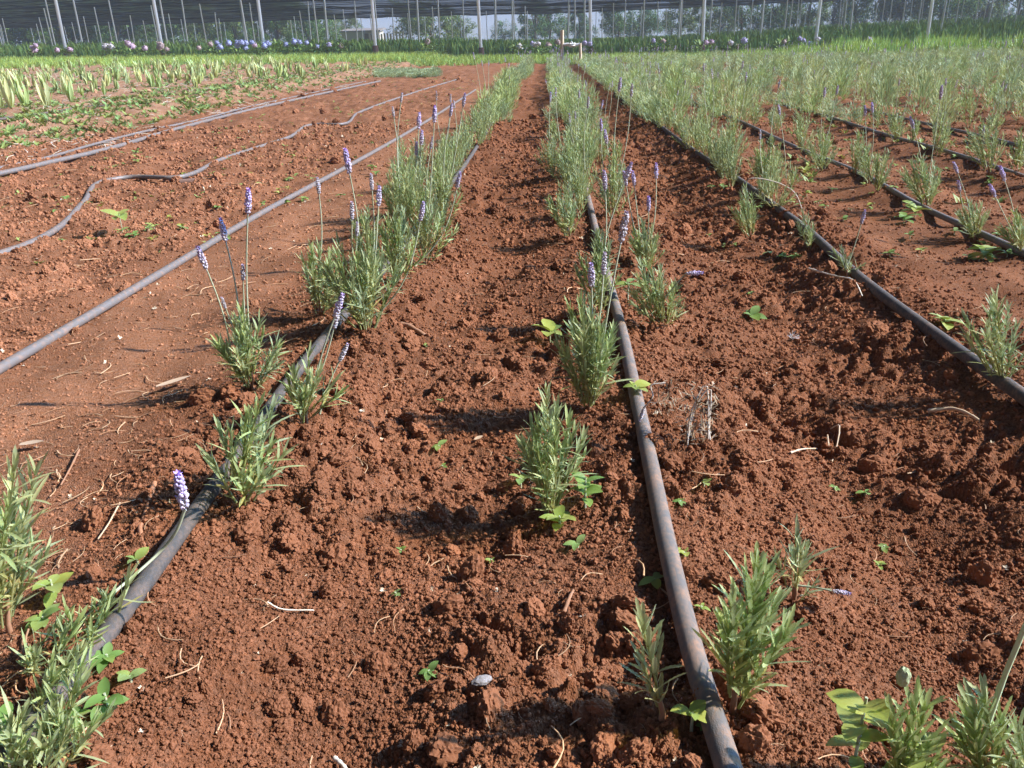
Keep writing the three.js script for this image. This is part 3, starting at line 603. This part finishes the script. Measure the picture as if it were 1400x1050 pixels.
// ------------------------------------------------------------------ litter: straws, chips, twigs
{
  const mk = () => { const g = new Geo(), L = 1, b = rr(-0.25, 0.25), c = rr(-0.25, 0.25); const pts = []; for (let k = 0; k <= 5; k++) { const t = k / 5; pts.push(V((t - 0.5) * L, 0.12 * Math.sin(Math.PI * t) * Math.abs(b), b * Math.sin(Math.PI * t) + c * t * t * 0.5)); } g.tube(pts, (t) => 0.028 * (1 - 0.5 * t), 4, W1); return g.build(); };
  for (let v = 0; v < 4; v++) {
    const g = mk(), it = [];
    for (let n = 0; n < 1800; n++) {
      const d = 0.42 * Math.pow(20, R()), x = rr(-0.9, 0.9) * (d + 0.1), z = -d;
      const want = x < -0.42 ? 0.8 : 0.2; if (R() > want) continue;
      const s = (0.007 + 0.034 * Math.pow(R(), 2)) * Math.pow(d / 0.6, 0.35), k = rr(0.55, 1.15), t = R();
      const c = mixC([1, 0.85, 0.7], [0.5, 0.3, 0.2], t * t);
      it.push({ p: V(x, ground(x, z) + 0.0012 + s * 0.02, z), q: new THREE.Quaternion().setFromEuler(new THREE.Euler(rr(-0.25, 0.25), rr(0, 6.28), rr(-0.2, 0.2), 'YXZ')), s: V(s, s * rr(0.5, 1), s), c: new THREE.Color().setRGB(c[0] * k, c[1] * k, c[2] * k) });
    }
    instanced('dry_straw', g, M.straw, it, 'bits of pale dry straw strewn over the soil', 'straw');
  }
  const chip = new Geo(); for (let k = 0; k < 4; k++) { chip.leaf(V(rr(-0.3, 0.3), 0.05, rr(-0.3, 0.3)), randDir(-0.1), Y, 1, 0.6, rr(-0.4, 0.4), tint(0.1, 0.05), 2, 0, 0.4); }
  const cg = chip.build(), it = [];
  for (let n = 0; n < 1500; n++) {
    const d = 0.42 * Math.pow(18, R()), x = rr(-0.9, 0.9) * (d + 0.1), z = -d; if (R() > 0.4) continue;
    const s = rr(0.0012, 0.0042) * Math.pow(d / 0.6, 0.5), k = rr(0.6, 1.1); it.push({ p: V(x, ground(x, z) + s * 0.3, z), q: spin(1.2), s: V(s, s, s), c: new THREE.Color().setRGB(k, k * 0.95, k * 0.85) });
  }
  M.pale.side = THREE.DoubleSide;
  instanced('dry_petals', cg, M.pale, it, 'shrivelled pale petal scraps scattered over the soil', 'litter');
}
function stick(pxs, r0, r1, m, name, label, category, lift = 0.004) {
  const pts = pxs.map(([x, y, up]) => { const p = pt(x, y); p.y = ground(p.x, p.z) + lift + (up ?? 0); return p; });
  const c = new THREE.CatmullRomCurve3(pts), g = new Geo(); const n = 14; g.tube(c.getPoints(n), (t) => (r0 + (r1 - r0) * t) * (1 + 0.15 * Math.sin(t * 23)), 7, W1); return top(name, g.build(), m, label, category);
}
stick([[538, 448], [556, 454], [582, 467]], 0.006, 0.004, M.twig, 'twig', 'short brown stick beside the largest lavender clump', 'stick', 0.004);
stick([[213, 668], [198, 700], [193, 730], [202, 755]], 0.0034, 0.0022, M.root, 'root', 'curved soil-coloured root next to the bent flower stalk', 'root', 0.001);
stick([[110, 622], [98, 645], [84, 668]], 0.0015, 0.001, M.twig, 'twig', 'thin straight twig on the trodden strip', 'stick');
stick([[165, 692], [148, 712], [132, 730]], 0.0011, 0.0007, M.straw, 'twig', 'pale split straw left of the curved root', 'stick');
stick([[1268, 566], [1300, 561], [1320, 568], [1338, 578]], 0.0028, 0.002, M.straw, 'root', 'pale exposed root on the dark clods below the grey pipe', 'root', 0.008);
stick([[1080, 622], [1098, 610], [1118, 605]], 0.0015, 0.001, M.straw, 'root', 'thin straw loops on the clods right of the withered stalk', 'root', 0.006);
stick([[1130, 602], [1138, 622], [1144, 600], [1134, 596]], 0.0012, 0.001, M.straw, 'root', 'looped rootlet lying on a round clod', 'root', 0.008);
stick([[366, 826], [384, 834], [430, 838]], 0.0010, 0.0008, M.pale, 'straw', 'two-part pale straw in the furrow near the dusty black pipe', 'straw');
stick([[770, 850], [778, 835], [784, 818]], 0.0022, 0.0012, M.twig, 'twig', 'small dark twig standing on crumbs left of the thin lavender', 'stick', 0.004);
stick([[455, 1022], [466, 1034], [478, 1048]], 0.002, 0.0014, M.pale, 'twig', 'short grey twig on the furrow soil', 'stick');
stick([[1105, 372], [1140, 388], [1165, 400], [1178, 412]], 0.002, 0.0012, M.pale, 'dead_twig', 'dead bleached stem lying below the grey pipe', 'stem', 0.01);
{
  const p = pt(660, 948), o = top('pebble', lumpGeo(4, 9, 0.1, 0.75), M.stone, 'small oval grey pebble on the furrow soil', 'pebble'); o.position.copy(p).add(V(0, 0.006, 0)); o.scale.set(0.0085, 0.0045, 0.005); o.rotation.y = 0.4;
  const dl = (x, y, len, wid, a, label) => { const g = new Geo(); g.leaf(V(-len / 2, 0, 0), V(1, 0.05, 0), Y, len, wid, 0.12, W1, 5, 0, 0.25); const q = pt(x, y), d = top('dry_leaf', g.build(), M.dryLeaf, label, 'leaf'); d.position.copy(q).add(V(0, 0.006, 0)); d.rotation.y = a; };
  dl(240, 530, 0.055, 0.016, 0.45, 'long tan dry leaf on the trodden strip by the dense lavender');
  dl(45, 610, 0.04, 0.014, -0.1, 'faded dry leaf above the tall feathery lavender');
  dl(655, 602, 0.014, 0.008, 0.6, 'small pale dry leaf in the furrow');
  // white seed tuft
  const g = new Geo(); for (let k = 0; k < 26; k++) { const d = randDir(0.1); g.tube([V(0, 0, 0), d.clone().multiplyScalar(0.016)], 0.00022, 3, W1); } const t = top('seed_tuft', g.build(), std(lin(0.8, 0.8, 0.8), 0.9), 'white feathery seed tuft on a dark clod', 'seed'); t.position.copy(pt(1082, 460)).add(V(0, 0.008, 0));
}
{ // withered plant with hanging stalks
  const g = pt(955, 620), root = thing('withered_lavender', 'dead brown lavender with two bleached stalks drooping to the soil', 'dead plant', g);
  const stem = (list, r, m) => { const c = new THREE.CatmullRomCurve3(list.map(([x, y]) => upAt(x, y, g).sub(g).add(V(0, 0, rr(-0.01, 0.01))))), q = new Geo(); q.tube(c.getPoints(14), r, 4, W1); return mesh('dry_stalk', q.build(), m, root); };
  stem([[938, 612], [945, 560], [966, 528], [968, 590], [966, 620], [963, 650]], 0.0011, M.dryStalk); stem([[938, 612], [950, 555], [970, 530], [971, 600], [975, 625], [960, 656]], 0.0011, M.dryStalk); stem([[880, 560], [892, 540], [890, 528], [910, 524]], 0.001, M.dryStalk);
  const hg = heads.grey[0]; for (const [x, y] of [[964, 634], [958, 655], [881, 558]]) { const h = mesh('flower_head', hg, M.head, root); h.position.copy(upAt(x, y, g).sub(g)); h.rotation.z = Math.PI - 0.3; h.scale.setScalar(0.45); }
  const dg = new Geo(); for (let k = 0; k < 150; k++) { const c = upAt(rr(935, 978), rr(530, 600), g).sub(g).add(V(0, 0, rr(-0.02, 0.02))); dg.leaf(c, randDir().add(V(0, -0.6, 0)), Y, rr(0.008, 0.018), 0.0022, rr(-0.3, 0.3), tint(0.2), 2); }
  for (let k = 0; k < 60; k++) { const c = upAt(rr(895, 925), rr(520, 555), g).sub(g).add(V(0, 0, rr(-0.02, 0.02))); dg.leaf(c, randDir().add(V(0, -0.4, 0)), Y, rr(0.006, 0.014), 0.002, rr(-0.3, 0.3), tint(0.2), 2); }
  mesh('dry_foliage', dg.build(), new THREE.MeshStandardMaterial({ color: lin(0.27, 0.20, 0.13), roughness: 1, vertexColors: true, side: THREE.DoubleSide }), root);
}

// ------------------------------------------------------------------ broad-leaved bulb plants on the left bed
{
  const leafG = [0, 1, 2].map(() => { const g = new Geo(); g.leaf(V(0, 0, 0), V(0, 1, 0.22), V(0, 0, 1), 0.24, rr(0.03, 0.045), rr(-0.4, -0.02), tint(0.06, 0.05), 6, 0, 0.45, 0.7); return g.build(); });
  const whole = [0, 1, 2, 3].map(() => { const g = new Geo(); for (let k = 0; k < 14; k++) { const a = k * 2.4 + rr(-0.3, 0.3); g.leaf(V(rr(-0.02, 0.02), 0, rr(-0.02, 0.02)), V(Math.cos(a) * rr(0.15, 0.6), 1, Math.sin(a) * rr(0.15, 0.6)), V(Math.cos(a), 0.1, Math.sin(a)), rr(0.12, 0.27), rr(0.03, 0.048), rr(-0.75, -0.02), tint(0.2, 0.12), 4, 0, 0.45, 0.7); } return g.build(); });
  const rows = [[[0, 112], [300, 108], 24], [[30, 98], [480, 96], 40], [[-30, 152], [110, 146], 7], [[-30, 136], [150, 128], 10], [[-20, 124], [280, 118], 22], [[0, 115], [340, 111], 28], [[0, 107], [420, 104], 40], [[40, 101], [470, 98], 44], [[20, 96], [500, 94], 46], [[100, 92], [500, 91], 34]];
  rows.forEach(([a, b, n], ri) => { for (let k = 0; k < n; k++) {
    const t = (k + rr(0.1, 0.9)) / n, p = pt(a[0] + (b[0] - a[0]) * t + rr(-6, 6), a[1] + (b[1] - a[1]) * t + rr(-4, 4)); if (R() < 0.15 || n2(p.x * 0.8, p.z * 0.8) < -0.45) continue;
    const root = thing('bulb_plant', 'pale yellow-green bulb plant with broad upright leaves on the weedy bed', 'leafy plant', p, 'bulb plants on the weedy bed'), s = rr(0.45, 1.0), m = pick(M.bulb);
    if (ri === 2 || ri === 3) for (let q = 0; q < 8; q++) { const o = mesh('leaf', pick(leafG), m, root); o.rotation.order = 'YXZ'; o.rotation.set(rr(-0.05, 0.35), q * 2.4 + rr(-0.3, 0.3), 0); o.scale.setScalar(s * rr(0.7, 1.15)); }
    else { const o = mesh('leaves', pick(whole), m, root); o.rotation.y = rr(0, 6.28); o.scale.setScalar(s); }
  } });
  // ground cover and straw on that bed
  const mat = []; const strawIt = [], tuft = new Geo();
  for (let k = 0; k < 7; k++) { const a = k * 0.9 + rr(-0.2, 0.2); tuft.leaf(V(rr(-0.015, 0.015), 0, rr(-0.015, 0.015)), V(Math.cos(a), rr(0.3, 1.2), Math.sin(a)), Y, rr(0.03, 0.06), 0.016, -0.2, tint(0.2, 0.1), 2, 0, 0.3, 0.7); }
  const tg = tuft.build();
  for (let n = 0; n < 16000; n++) {
    const d = rr(2.5, 22), x = -rr(2.9, 3.0 + d * 0.75), z = -d, w = n2(x * 0.9, z * 0.6) + 0.5 * n2b(x * 2.5, z * 2.5); const edge = gauss(x + 3.4 + 0.15 * n2(z, 1), 0, 0.42);
    if (w + edge * 1.5 < rr(-0.1, 0.9)) continue;
    const s = rr(0.5, 1.4); mat.push({ p: V(x, smoothGround(x, z) - 0.004, z), q: spin(0.2), s: V(s, s, s), c: new THREE.Color().setRGB(...tint(0.2, 0.15)) });
  }
  instanced('ground_cover', tg, M.weed[1], mat, 'low green weeds matting the bank and the bed', 'weeds');
  const bl = new Geo(); bl.tube([V(-0.5, 0, 0), V(0, 0.06, 0.08), V(0.5, 0, 0)], 0.02, 3, W1); const bg = bl.build();
  for (let n = 0; n < 9000; n++) { const d = rr(2.3, 18), x = -rr(2.5, 2.6 + d * 0.75), z = -d; if (n2b(x * 1.3, z * 0.8) + rr(-0.5, 0.5) < 0) continue; const s = rr(0.03, 0.13); strawIt.push({ p: V(x, smoothGround(x, z) + 0.006, z), q: new THREE.Quaternion().setFromEuler(new THREE.Euler(rr(-0.3, 0.3), rr(0, 6.3), rr(-0.3, 0.3), 'YXZ')), s: V(s, s * 0.6, s), c: new THREE.Color().setRGB(...tint(0.2, 0.06)) }); }
  instanced('straw_mulch', bg, M.pale, strawIt, 'bleached straw mulch on the weedy bed', 'straw');
  // seedlings in the field rows and along the far edge
  const it2 = [];
  for (let n = 0; n < 5200; n++) { const d = rr(2.2, 20), x = rr(0.9, 1.2 + d * 0.72), z = -d; if (n2(x * 0.8, z * 0.8) + rr(-0.7, 0.7) < 0.1) continue; const s = rr(0.3, 0.8); it2.push({ p: V(x, smoothGround(x, z) - 0.003, z), q: spin(0.3), s: V(s, s, s), c: new THREE.Color().setRGB(...tint(0.2, 0.15)) }); }
  instanced('ground_cover', tg, M.weed[2], it2, 'yellow-green weeds between the rows of the wide field', 'weeds');
  const it3 = [];
  for (let n = 0; n < 1600; n++) { const d = rr(2.0, 13), x = -rr(0.95, 2.5), z = -d; if (n2b(x * 1.4, z * 1.4) + rr(-0.6, 0.6) < 0.15) continue; const s = rr(0.15, 0.5); it3.push({ p: V(x, smoothGround(x, z) - 0.002, z), q: spin(0.3), s: V(s, s * 0.7, s), c: new THREE.Color().setRGB(...tint(0.2, 0.15)) }); }
  instanced('ground_cover', tg, M.weed[2], it3, 'sparse tiny weeds along the bare rows', 'weeds');
}

// ------------------------------------------------------------------ grass strip, hydrangeas
{
  const g = new Geo(); for (let k = 0; k < 16; k++) { const a = rr(0, 6.28), e = rr(0.7, 1.4); g.leaf(V(rr(-0.08, 0.08), 0, rr(-0.08, 0.08)), V(Math.cos(a) * Math.cos(e), Math.sin(e), Math.sin(a) * Math.cos(e)), V(Math.cos(a), 0.2, Math.sin(a)), rr(0.14, 0.32), 0.016, rr(-0.4, 0), tint(0.2, 0.12), 3, 0, 0.3, 0.5); }
  const gg = g.build(), it = [];
  for (let n = 0; n < 15000; n++) {
    const z = -rr(19.5, 27.5), x = rr(-20, 20), right = sm(4, 9, x); let s = rr(0.5, 1.0) * (0.7 + 1.5 * right * sm(-27, -24, -z * -1) * (0.6 + 0.5 * n2(x * 0.7, z * 0.5)));
    if (z > -21 && n2(x * 0.6, z * 0.6) < 0.1 && right < 0.5) continue;
    it.push({ p: V(x, smoothGround(x, z) - 0.01, z), q: spin(0.2), s: V(s, s, s), c: new THREE.Color().setRGB(...tint(0.18, 0.15)) });
  }
  instanced('grass', gg, M.grass, it, 'bright yellow-green grass strip in front of the shade house', 'grass');
  // silvery patch on the left before the grass
  const sv = []; for (let n = 0; n < 160; n++) { const p = pt(rr(515, 600), rr(98, 107)); sv.push({ p, q: spin(0.2), s: V(1, 0.5, 1).multiplyScalar(rr(0.9, 1.4)) }); }
  instanced('silver_seedlings', farGeoLow[1], LV[2], sv, 'low silvery seedling patch at the end of the bare rows', 'seedlings');
}
{
  const fol = new Geo(); for (let k = 0; k < 130; k++) { const d = randDir(-0.1), r = rr(0.5, 1); fol.leaf(V(d.x * r * 0.42, 0.05 + Math.abs(d.y) * r * 0.42, d.z * r * 0.42), d.clone().add(randDir().multiplyScalar(0.6)), Y, rr(0.09, 0.15), rr(0.06, 0.09), -0.25, tint(0.25, 0.1), 2, 0, 0.3); }
  const fg = fol.build();
  const bloom = [[0.33, 0.31, 0.50], [0.42, 0.31, 0.42], [0.27, 0.31, 0.54], [0.36, 0.28, 0.29], [0.46, 0.45, 0.50]].map((c) => { const g = new Geo(); for (let k = 0; k < 60; k++) { const d = randDir(-0.5), o = d.clone().multiplyScalar(0.085), a = randDir(); for (let q = 0; q < 2; q++) g.leaf(o.clone().addScaledVector(a, q * 0.008), a, d, 0.035, 0.03, 0.1, mixC(c, [c[0] * 1.15, c[1] * 1.1, c[2] * 1.1], R()), 2, 0, 0.2); } const core = new THREE.IcosahedronGeometry(0.08, 2); const f = g.build(); const cc = new Float32Array(core.attributes.position.count * 3); for (let i = 0; i < cc.length; i += 3) { cc[i] = c[0]; cc[i + 1] = c[1]; cc[i + 2] = c[2]; } core.setAttribute('color', new THREE.BufferAttribute(cc, 3)); core.deleteAttribute('uv'); return mergeGeometries([f.toNonIndexed(), core]); });
  const list = [[4, 92, 1], [48, 91, 3], [87, 89, 2], [163, 88, 4, 4], [192, 85, 1, 1], [206, 84, 2, 1], [225, 86, 5, 3], [292, 87, 2, 3], [305, 85, 2, 2], [330, 83, 4, 2], [342, 82, 3, 2], [365, 88, 2, 1], [382, 87, 2, 2], [410, 82, 3, 2], [430, 81, 2, 2], [449, 82, 1, 0], [466, 85, 1, 3], [588, 81, 1, 3], [709, 80, 1, 4], [730, 79, 1, 0], [743, 78, 2, 4], [757, 77, 2, 3], [803, 83, 2, 0], [893, 74, 1, 0], [905, 72, 1, 3], [955, 73, 2, 1], [997, 75, 1, 4], [1013, 64, 1, 0], [1070, 77, 1, 3], [1094, 75, 3, 0], [1108, 76, 1, 4], [1184, 73, 1, 0], [1322, 62, 1, 3]];
  for (const [x, y, n, tone = 1] of list) {
    const d = ray(x, y), s = -26.2 / d.z, p = V(d.x * s, 0, -26.2); p.z += rr(-0.6, 0.6); p.y = broad(p.x, p.z);
    const root = thing('hydrangea', ['hydrangea bush with blue-lilac mophead flowers before the shade house', 'hydrangea bush with dusty pink flower heads before the shade house', 'hydrangea bush with blue flower heads before the shade house', 'hydrangea bush with faded rose flower heads before the shade house', 'hydrangea bush with near-white flower heads before the shade house'][tone], 'hydrangea', p, 'hydrangeas before the shade house, tone ' + ['lilac', 'pink', 'blue', 'rose', 'white'][tone]);
    const f = mesh('foliage', fg, M.hydLeaf, root); f.rotation.y = rr(0, 6); f.scale.setScalar(rr(0.75, 1.05));
    for (let k = 0; k < n; k++) { const h = mesh('flower_head', bloom[tone], M.head, root); h.position.set(rr(-0.25, 0.25) * (n > 1 ? 1 : 0.2), rr(0.28, 0.46), rr(0.1, 0.34)); h.scale.setScalar(rr(0.7, 1.1)); h.rotation.y = rr(0, 6); }
  }
}

// ------------------------------------------------------------------ stand pipe with tap
{
  const g = pt(769, 92), z = g.z; const root = thing('standpipe', 'wooden stake and short post holding a metal tap between them', 'standpipe', g);
  const P = (x, y) => { const d = ray(x, y), s = z / d.z; return V(d.x * s, H + d.y * s, z).sub(g); };
  const post = (a, b, r, name) => { const q = new Geo(); q.tube([a, a.clone().lerp(b, 0.5).add(V(0.01, 0, 0)), b, b.clone().add(V(0, 0.001, 0))], (t) => t > 0.99 ? 0.001 : r, 8, W1); return mesh(name, q.build(), M.wood, root); };
  post(P(767.5, 93), P(768.5, 41), 0.034, 'stake'); post(P(793, 92), P(793, 59), 0.028, 'post');
  const q = new Geo(); q.tube([P(769, 61.5), P(776, 60.5), P(785, 62), P(793, 60.5)], 0.03, 8, W1); const b = mesh('pipe', q.build(), M.metal, root);
  const tp = mesh('tap', lumpGeo(3, 2, 0.25, 0.8), M.metal, root); tp.position.copy(P(782, 61.5)); tp.scale.set(0.09, 0.055, 0.05);
  const hd = mesh('handle', new THREE.CylinderGeometry(0.012, 0.012, 0.14, 8), M.metal, tp); hd.position.set(0, 0.9, 0); hd.scale.set(10, 6, 10); hd.rotation.z = 0.5;
}

// ------------------------------------------------------------------ shade house
const ROOF = 3.15, Z0 = -27, Z1 = -94;
const rowsZ = [-27, -37, -48, -60, -72, -83, -94];
const roofY = (x, z) => broad(x, z) + ROOF;
{
  const polG = (r, h) => { const g = new THREE.CylinderGeometry(r * 0.92, r, h, 10); g.translate(0, h / 2, 0); return g; };
  const front = polG(0.05, ROOF + 0.1), inner = polG(0.04, ROOF + 0.02), boot = new THREE.CylinderGeometry(0.085, 0.1, 0.36, 10); boot.translate(0, 0.14, 0);
  const fx = [88, 365, 515, 658, 808, 958, 1115, 1267, 1420].map((x) => { const d = ray(x, 70), s = Z0 / d.z; return d.x * s; });
  fx.unshift(fx[0] - 3.6);
  fx.splice(2, 0, (fx[1] + fx[2]) / 2);
  rowsZ.forEach((z, ri) => {
    const half = 0.72 * -z + 6; const xs = []; const sp = 3.6, x0 = fx[5];
    if (ri === 0) xs.push(...fx); else for (let x = x0 - Math.ceil(half / sp) * sp; x < half; x += sp) if (x > -half) xs.push(x + rr(-0.25, 0.25));
    for (const x of xs) {
      const zz = z + rr(-0.3, 0.3), p = V(x, broad(x, zz), zz);
      const root = thing('shade_pole', ri === 0 ? 'white front pole of the shade house with a dark wooden foot' : 'thin white pole inside the shade house', 'pole', p, ri === 0 ? 'front poles of the shade house' : 'inner poles of the shade house');
      const m = mesh('shaft', ri === 0 ? front : inner, M.pole, root); m.rotation.set(rr(-0.02, 0.02), 0, rr(-0.03, 0.03));
      if (ri === 0) mesh('wooden_foot', boot, M.boot, root);
    }
  });
  // roof net
  const net = (col, op) => new THREE.MeshStandardMaterial({ color: col, roughness: 0.9, transparent: true, opacity: op, side: THREE.DoubleSide });
  const g = new THREE.PlaneGeometry(170, Z0 - Z1 + 0.8, 170, 100); g.rotateX(-Math.PI / 2); g.translate(0, 0, (Z0 + Z1) / 2);
  const p = g.attributes.position;
  for (let i = 0; i < p.count; i++) { const x = p.getX(i), z = p.getZ(i); const sx = Math.abs(Math.sin((x - fx[5]) / 3.45 * Math.PI)); let best = 99; for (const r of rowsZ) best = Math.min(best, Math.abs(z - r)); const sz = sm(0, 5, best); p.setY(i, roofY(x, z) - 0.10 * sx * sz - 0.13 * sz + 0.05 * n2(x * 0.12, z * 0.5) + 0.03 * n2b(x * 0.3, z * 1.4)); }
  g.computeVertexNormals();
  const roof = thing('shade_net_roof', 'dark grey shade net stretched as a sagging roof over the poles', 'shade net', V(0, 0, 0));
  mesh('cloth', g, net(lin(0.04, 0.041, 0.05), 0.8), roof);
  const yAt = (x, z) => { let best = 99; for (const r of rowsZ) best = Math.min(best, Math.abs(z - r)); const sx = Math.abs(Math.sin((x - fx[5]) / 3.45 * Math.PI)), sz = sm(0, 5, best); return roofY(x, z) - 0.10 * sx * sz - 0.13 * sz + 0.05 * n2(x * 0.12, z * 0.5) + 0.03 * n2b(x * 0.3, z * 1.4); };
  const seamMat = net(lin(0.035, 0.036, 0.044), 0.9);
  for (let z = Z0 - 0.4; z > Z1; z -= 1.15 * rr(0.85, 1.15)) {      // sewn seams where one width of net meets the next
    const q = new Geo(); let pv = null;
    for (let x = -85; x <= 85; x += 1.15) { const y = yAt(x, z), d = 0.055 + 0.025 * n2(x * 0.2, z); const a = q.v(V(x, y - 0.004, z), W1), b = q.v(V(x, y - d, z + 0.012 * n2b(x * 0.5, z)), W1); if (pv) q.quad(pv[0], pv[1], b, a); pv = [a, b]; }
    mesh('seam', q.build(), seamMat, roof);
  }
  const w = new THREE.PlaneGeometry(170, ROOF, 170, 8); w.translate(0, ROOF / 2, 0); const wpz = w.attributes.position;
  for (let i = 0; i < wpz.count; i++) { const x = wpz.getX(i); wpz.setXYZ(i, x, wpz.getY(i) + broad(x, Z1), Z1 - 0.3 + 0.12 * n2(x * 0.25, wpz.getY(i) * 0.5)); }
  w.computeVertexNormals();
  top('shade_net_wall', w, net(lin(0.035, 0.04, 0.045), 0.26), 'thin see-through net hanging as the far wall of the shade house', 'shade net');
}
// crop inside the shade house
{
  const g = new Geo(); for (let k = 0; k < 12; k++) { const a = k * 2.4, e = rr(0.75, 1.35); g.leaf(V(rr(-0.06, 0.06), rr(0, 0.15), rr(-0.06, 0.06)), V(Math.cos(a) * Math.cos(e), Math.sin(e), Math.sin(a) * Math.cos(e)), V(Math.cos(a), 0.2, Math.sin(a)), rr(0.35, 0.6), rr(0.06, 0.1), rr(-0.6, -0.15), tint(0.25, 0.1), 4, 0, 0.35, 0.7); }
  const gg = g.build(), it = [];
  for (let n = 0; n < 16000; n++) { const z = -28 - 75 * Math.pow(R(), 1.25), x = rr(-0.75, 0.8) * -z; const s = rr(0.7, 1.15) * (0.85 + 0.55 * sm(3, 12, x * 30 / -z)) * (z > -32 ? 0.8 : 1); it.push({ p: V(x, broad(x, z) - 0.03, z), q: spin(0.1), s: V(s, s, s), c: new THREE.Color().setRGB(...tint(0.15, 0.1)) }); }
  instanced('shade_crop', gg, M.crop, it, 'dense dark green leafy crop growing under the shade net', 'crop');
}

// ------------------------------------------------------------------ trees beyond, shed
function treeGeo(seed, w, h, low) {
  const R0 = rng(seed), r = (a, b) => a + (b - a) * R0(); const g = new Geo(), t = new Geo();
  t.tube([V(0, -0.3, 0), V(r(-0.1, 0.1), h * 0.2, 0), V(r(-0.3, 0.3), h * 0.45, r(-0.3, 0.3)), V(r(-0.4, 0.4), h * 0.75, r(-0.3, 0.3))], (k) => 0.22 * (1 - 0.8 * k), 7, W1);
  const cl = []; for (let k = 0; k < 34; k++) { const a = r(0, 6.28), rad = Math.sqrt(R0()) * w * 0.5, y = h * (low + (0.96 - low) * R0()); const lim = Math.sqrt(Math.max(0.12, 1 - Math.pow((y / h - 0.55) / 0.52, 2))); cl.push(V(Math.cos(a) * rad * lim, y, Math.sin(a) * rad * lim)); }
  cl.forEach((c, k) => { if (k % 3 === 0) t.tube([V(0, h * 0.3, 0), c.clone().multiplyScalar(0.55).add(V(0, h * 0.12, 0)), c], (q) => 0.07 * (1 - 0.8 * q), 4, W1); });
  for (const c of cl) { const cr = r(0.5, 1.0) * w * 0.17; for (let k = 0; k < 110; k++) { let d; do { d = V(r(-1, 1), r(-1, 1), r(-1, 1)); } while (d.lengthSq() > 1); const o = c.clone().addScaledVector(d, cr); const k2 = r(0.75, 1.25); g.leaf(o, V(r(-1, 1), r(-0.8, 0.6), r(-1, 1)), Y, r(0.22, 0.42), r(0.12, 0.24), 0, [k2 * r(0.9, 1.1), k2, k2 * r(0.8, 1.1)], 2, 0, 0.2); } }
  return [t.build(), g.build()];
}
const treeV = [treeGeo(1, 6, 6.2, 0.25), treeGeo(2, 5, 7, 0.2), treeGeo(3, 7, 5.2, 0.12), treeGeo(4, 4, 5.6, 0.15)];
function tree(px, dist, hgt, vi, mi, label, group) {
  const d = ray(px, 50), s = -dist / d.z, p = V(d.x * s, 0, -dist); p.y = broad(p.x, p.z) - 0.1;
  const root = thing('tree', label, 'tree', p, group), base = [6.2, 7, 5.2, 5.6][vi], k = hgt / base;
  mesh('trunk', treeV[vi][0], M.bark, root); mesh('crown', treeV[vi][1], M.tree[mi], root); root.scale.setScalar(k); root.rotation.y = rr(0, 6.28); return root;
}
const leftWood = 'dark trees massed behind the left part of the shade house', midWood = 'rounded trees beyond the middle of the shade house', rightWood = 'trees beyond the right part of the shade house';
for (let x = -30; x < 420; x += 32) tree(x + rr(-8, 8), rr(98, 108), rr(5.0, 7.5), Math.floor(R() * 4), Math.floor(R() * 3), 'dark green tree in the dense wood behind the net on the left', leftWood);
for (let x = -10; x < 420; x += 45) tree(x, rr(110, 118), rr(7, 9), Math.floor(R() * 2), 0, 'dark green tree in the dense wood behind the net on the left', leftWood);
[[430, 112, 4.5, 2], [470, 125, 5.0, 0], [560, 110, 5.6, 0], [590, 106, 4.8, 2], [612, 110, 5.0, 1], [632, 118, 3.6, 2]].forEach(([x, d, h, v]) => tree(x, d, h, v, 2, 'mid green tree standing behind the pale shed', 'trees near the pale shed'));
[[732, 108, 5.6, 1], [752, 112, 5.0, 0], [792, 118, 4.0, 3], [846, 108, 4.7, 0], [872, 112, 3.8, 2]].forEach(([x, d, h, v]) => tree(x, d, h, v, 1, 'rounded hazy tree rising behind the standpipe and the net', midWood));
[[930, 110, 5.0, 0], [958, 106, 4.8, 1], [985, 112, 3.8, 2]].forEach(([x, d, h, v]) => tree(x, d, h, v, 2, 'broad domed tree between two gaps of pale sky', midWood));
for (let x = 1020; x < 1430; x += 30) tree(x + rr(-8, 8), rr(104, 114), rr(4.6, 6.5), Math.floor(R() * 4), Math.floor(R() * 3), 'grey-green tree in the line behind the net on the right', rightWood);
for (let x = 690; x < 1430; x += 38) tree(x, rr(124, 140), rr(2.6, 4.0), 2, 1, 'low distant tree closing the gap below the sky', 'low trees in the far gap');
for (let x = 0; x < 460; x += 50) tree(x, rr(94.5, 96.5), rr(1.6, 2.6), 2, 0, 'shrubby low tree right behind the far net on the left', 'low shrubs behind the far net');
{
  const at = (px, d) => { const q = ray(px, 55), s = -d / q.z; return V(q.x * s, broad(q.x * s, -d), -d); };
  const a = at(497, 101), root = thing('shed', 'pale plastered shed with a low roof seen through the net', 'shed', a);
  const wl = mesh('wall', new THREE.BoxGeometry(4.2, 1.9, 3), std(lin(0.62, 0.57, 0.5), 0.9), root); wl.position.y = 0.95;
  const rf = mesh('roof', new THREE.BoxGeometry(4.7, 0.14, 3.6), std(lin(0.3, 0.27, 0.25), 0.8), root); rf.position.y = 2.0; rf.rotation.x = 0.08;
  const dr = mesh('door', new THREE.BoxGeometry(0.8, 1.6, 0.06), std(lin(0.2, 0.15, 0.11), 0.8), root); dr.position.set(0.9, 0.8, 1.53);
  const f = thing('plank_fence', 'tan upright plank fence beside the pale shed', 'fence', at(530, 99));
  for (let k = 0; k < 12; k++) { const b = mesh('plank', new THREE.BoxGeometry(0.2, rr(1.4, 2.0), 0.04), M.wood, f); b.position.set(-2.0 + k * 0.34, 0.8, rr(-0.03, 0.03)); b.rotation.z = rr(-0.03, 0.03); }
}

renderer.render(scene, camera);
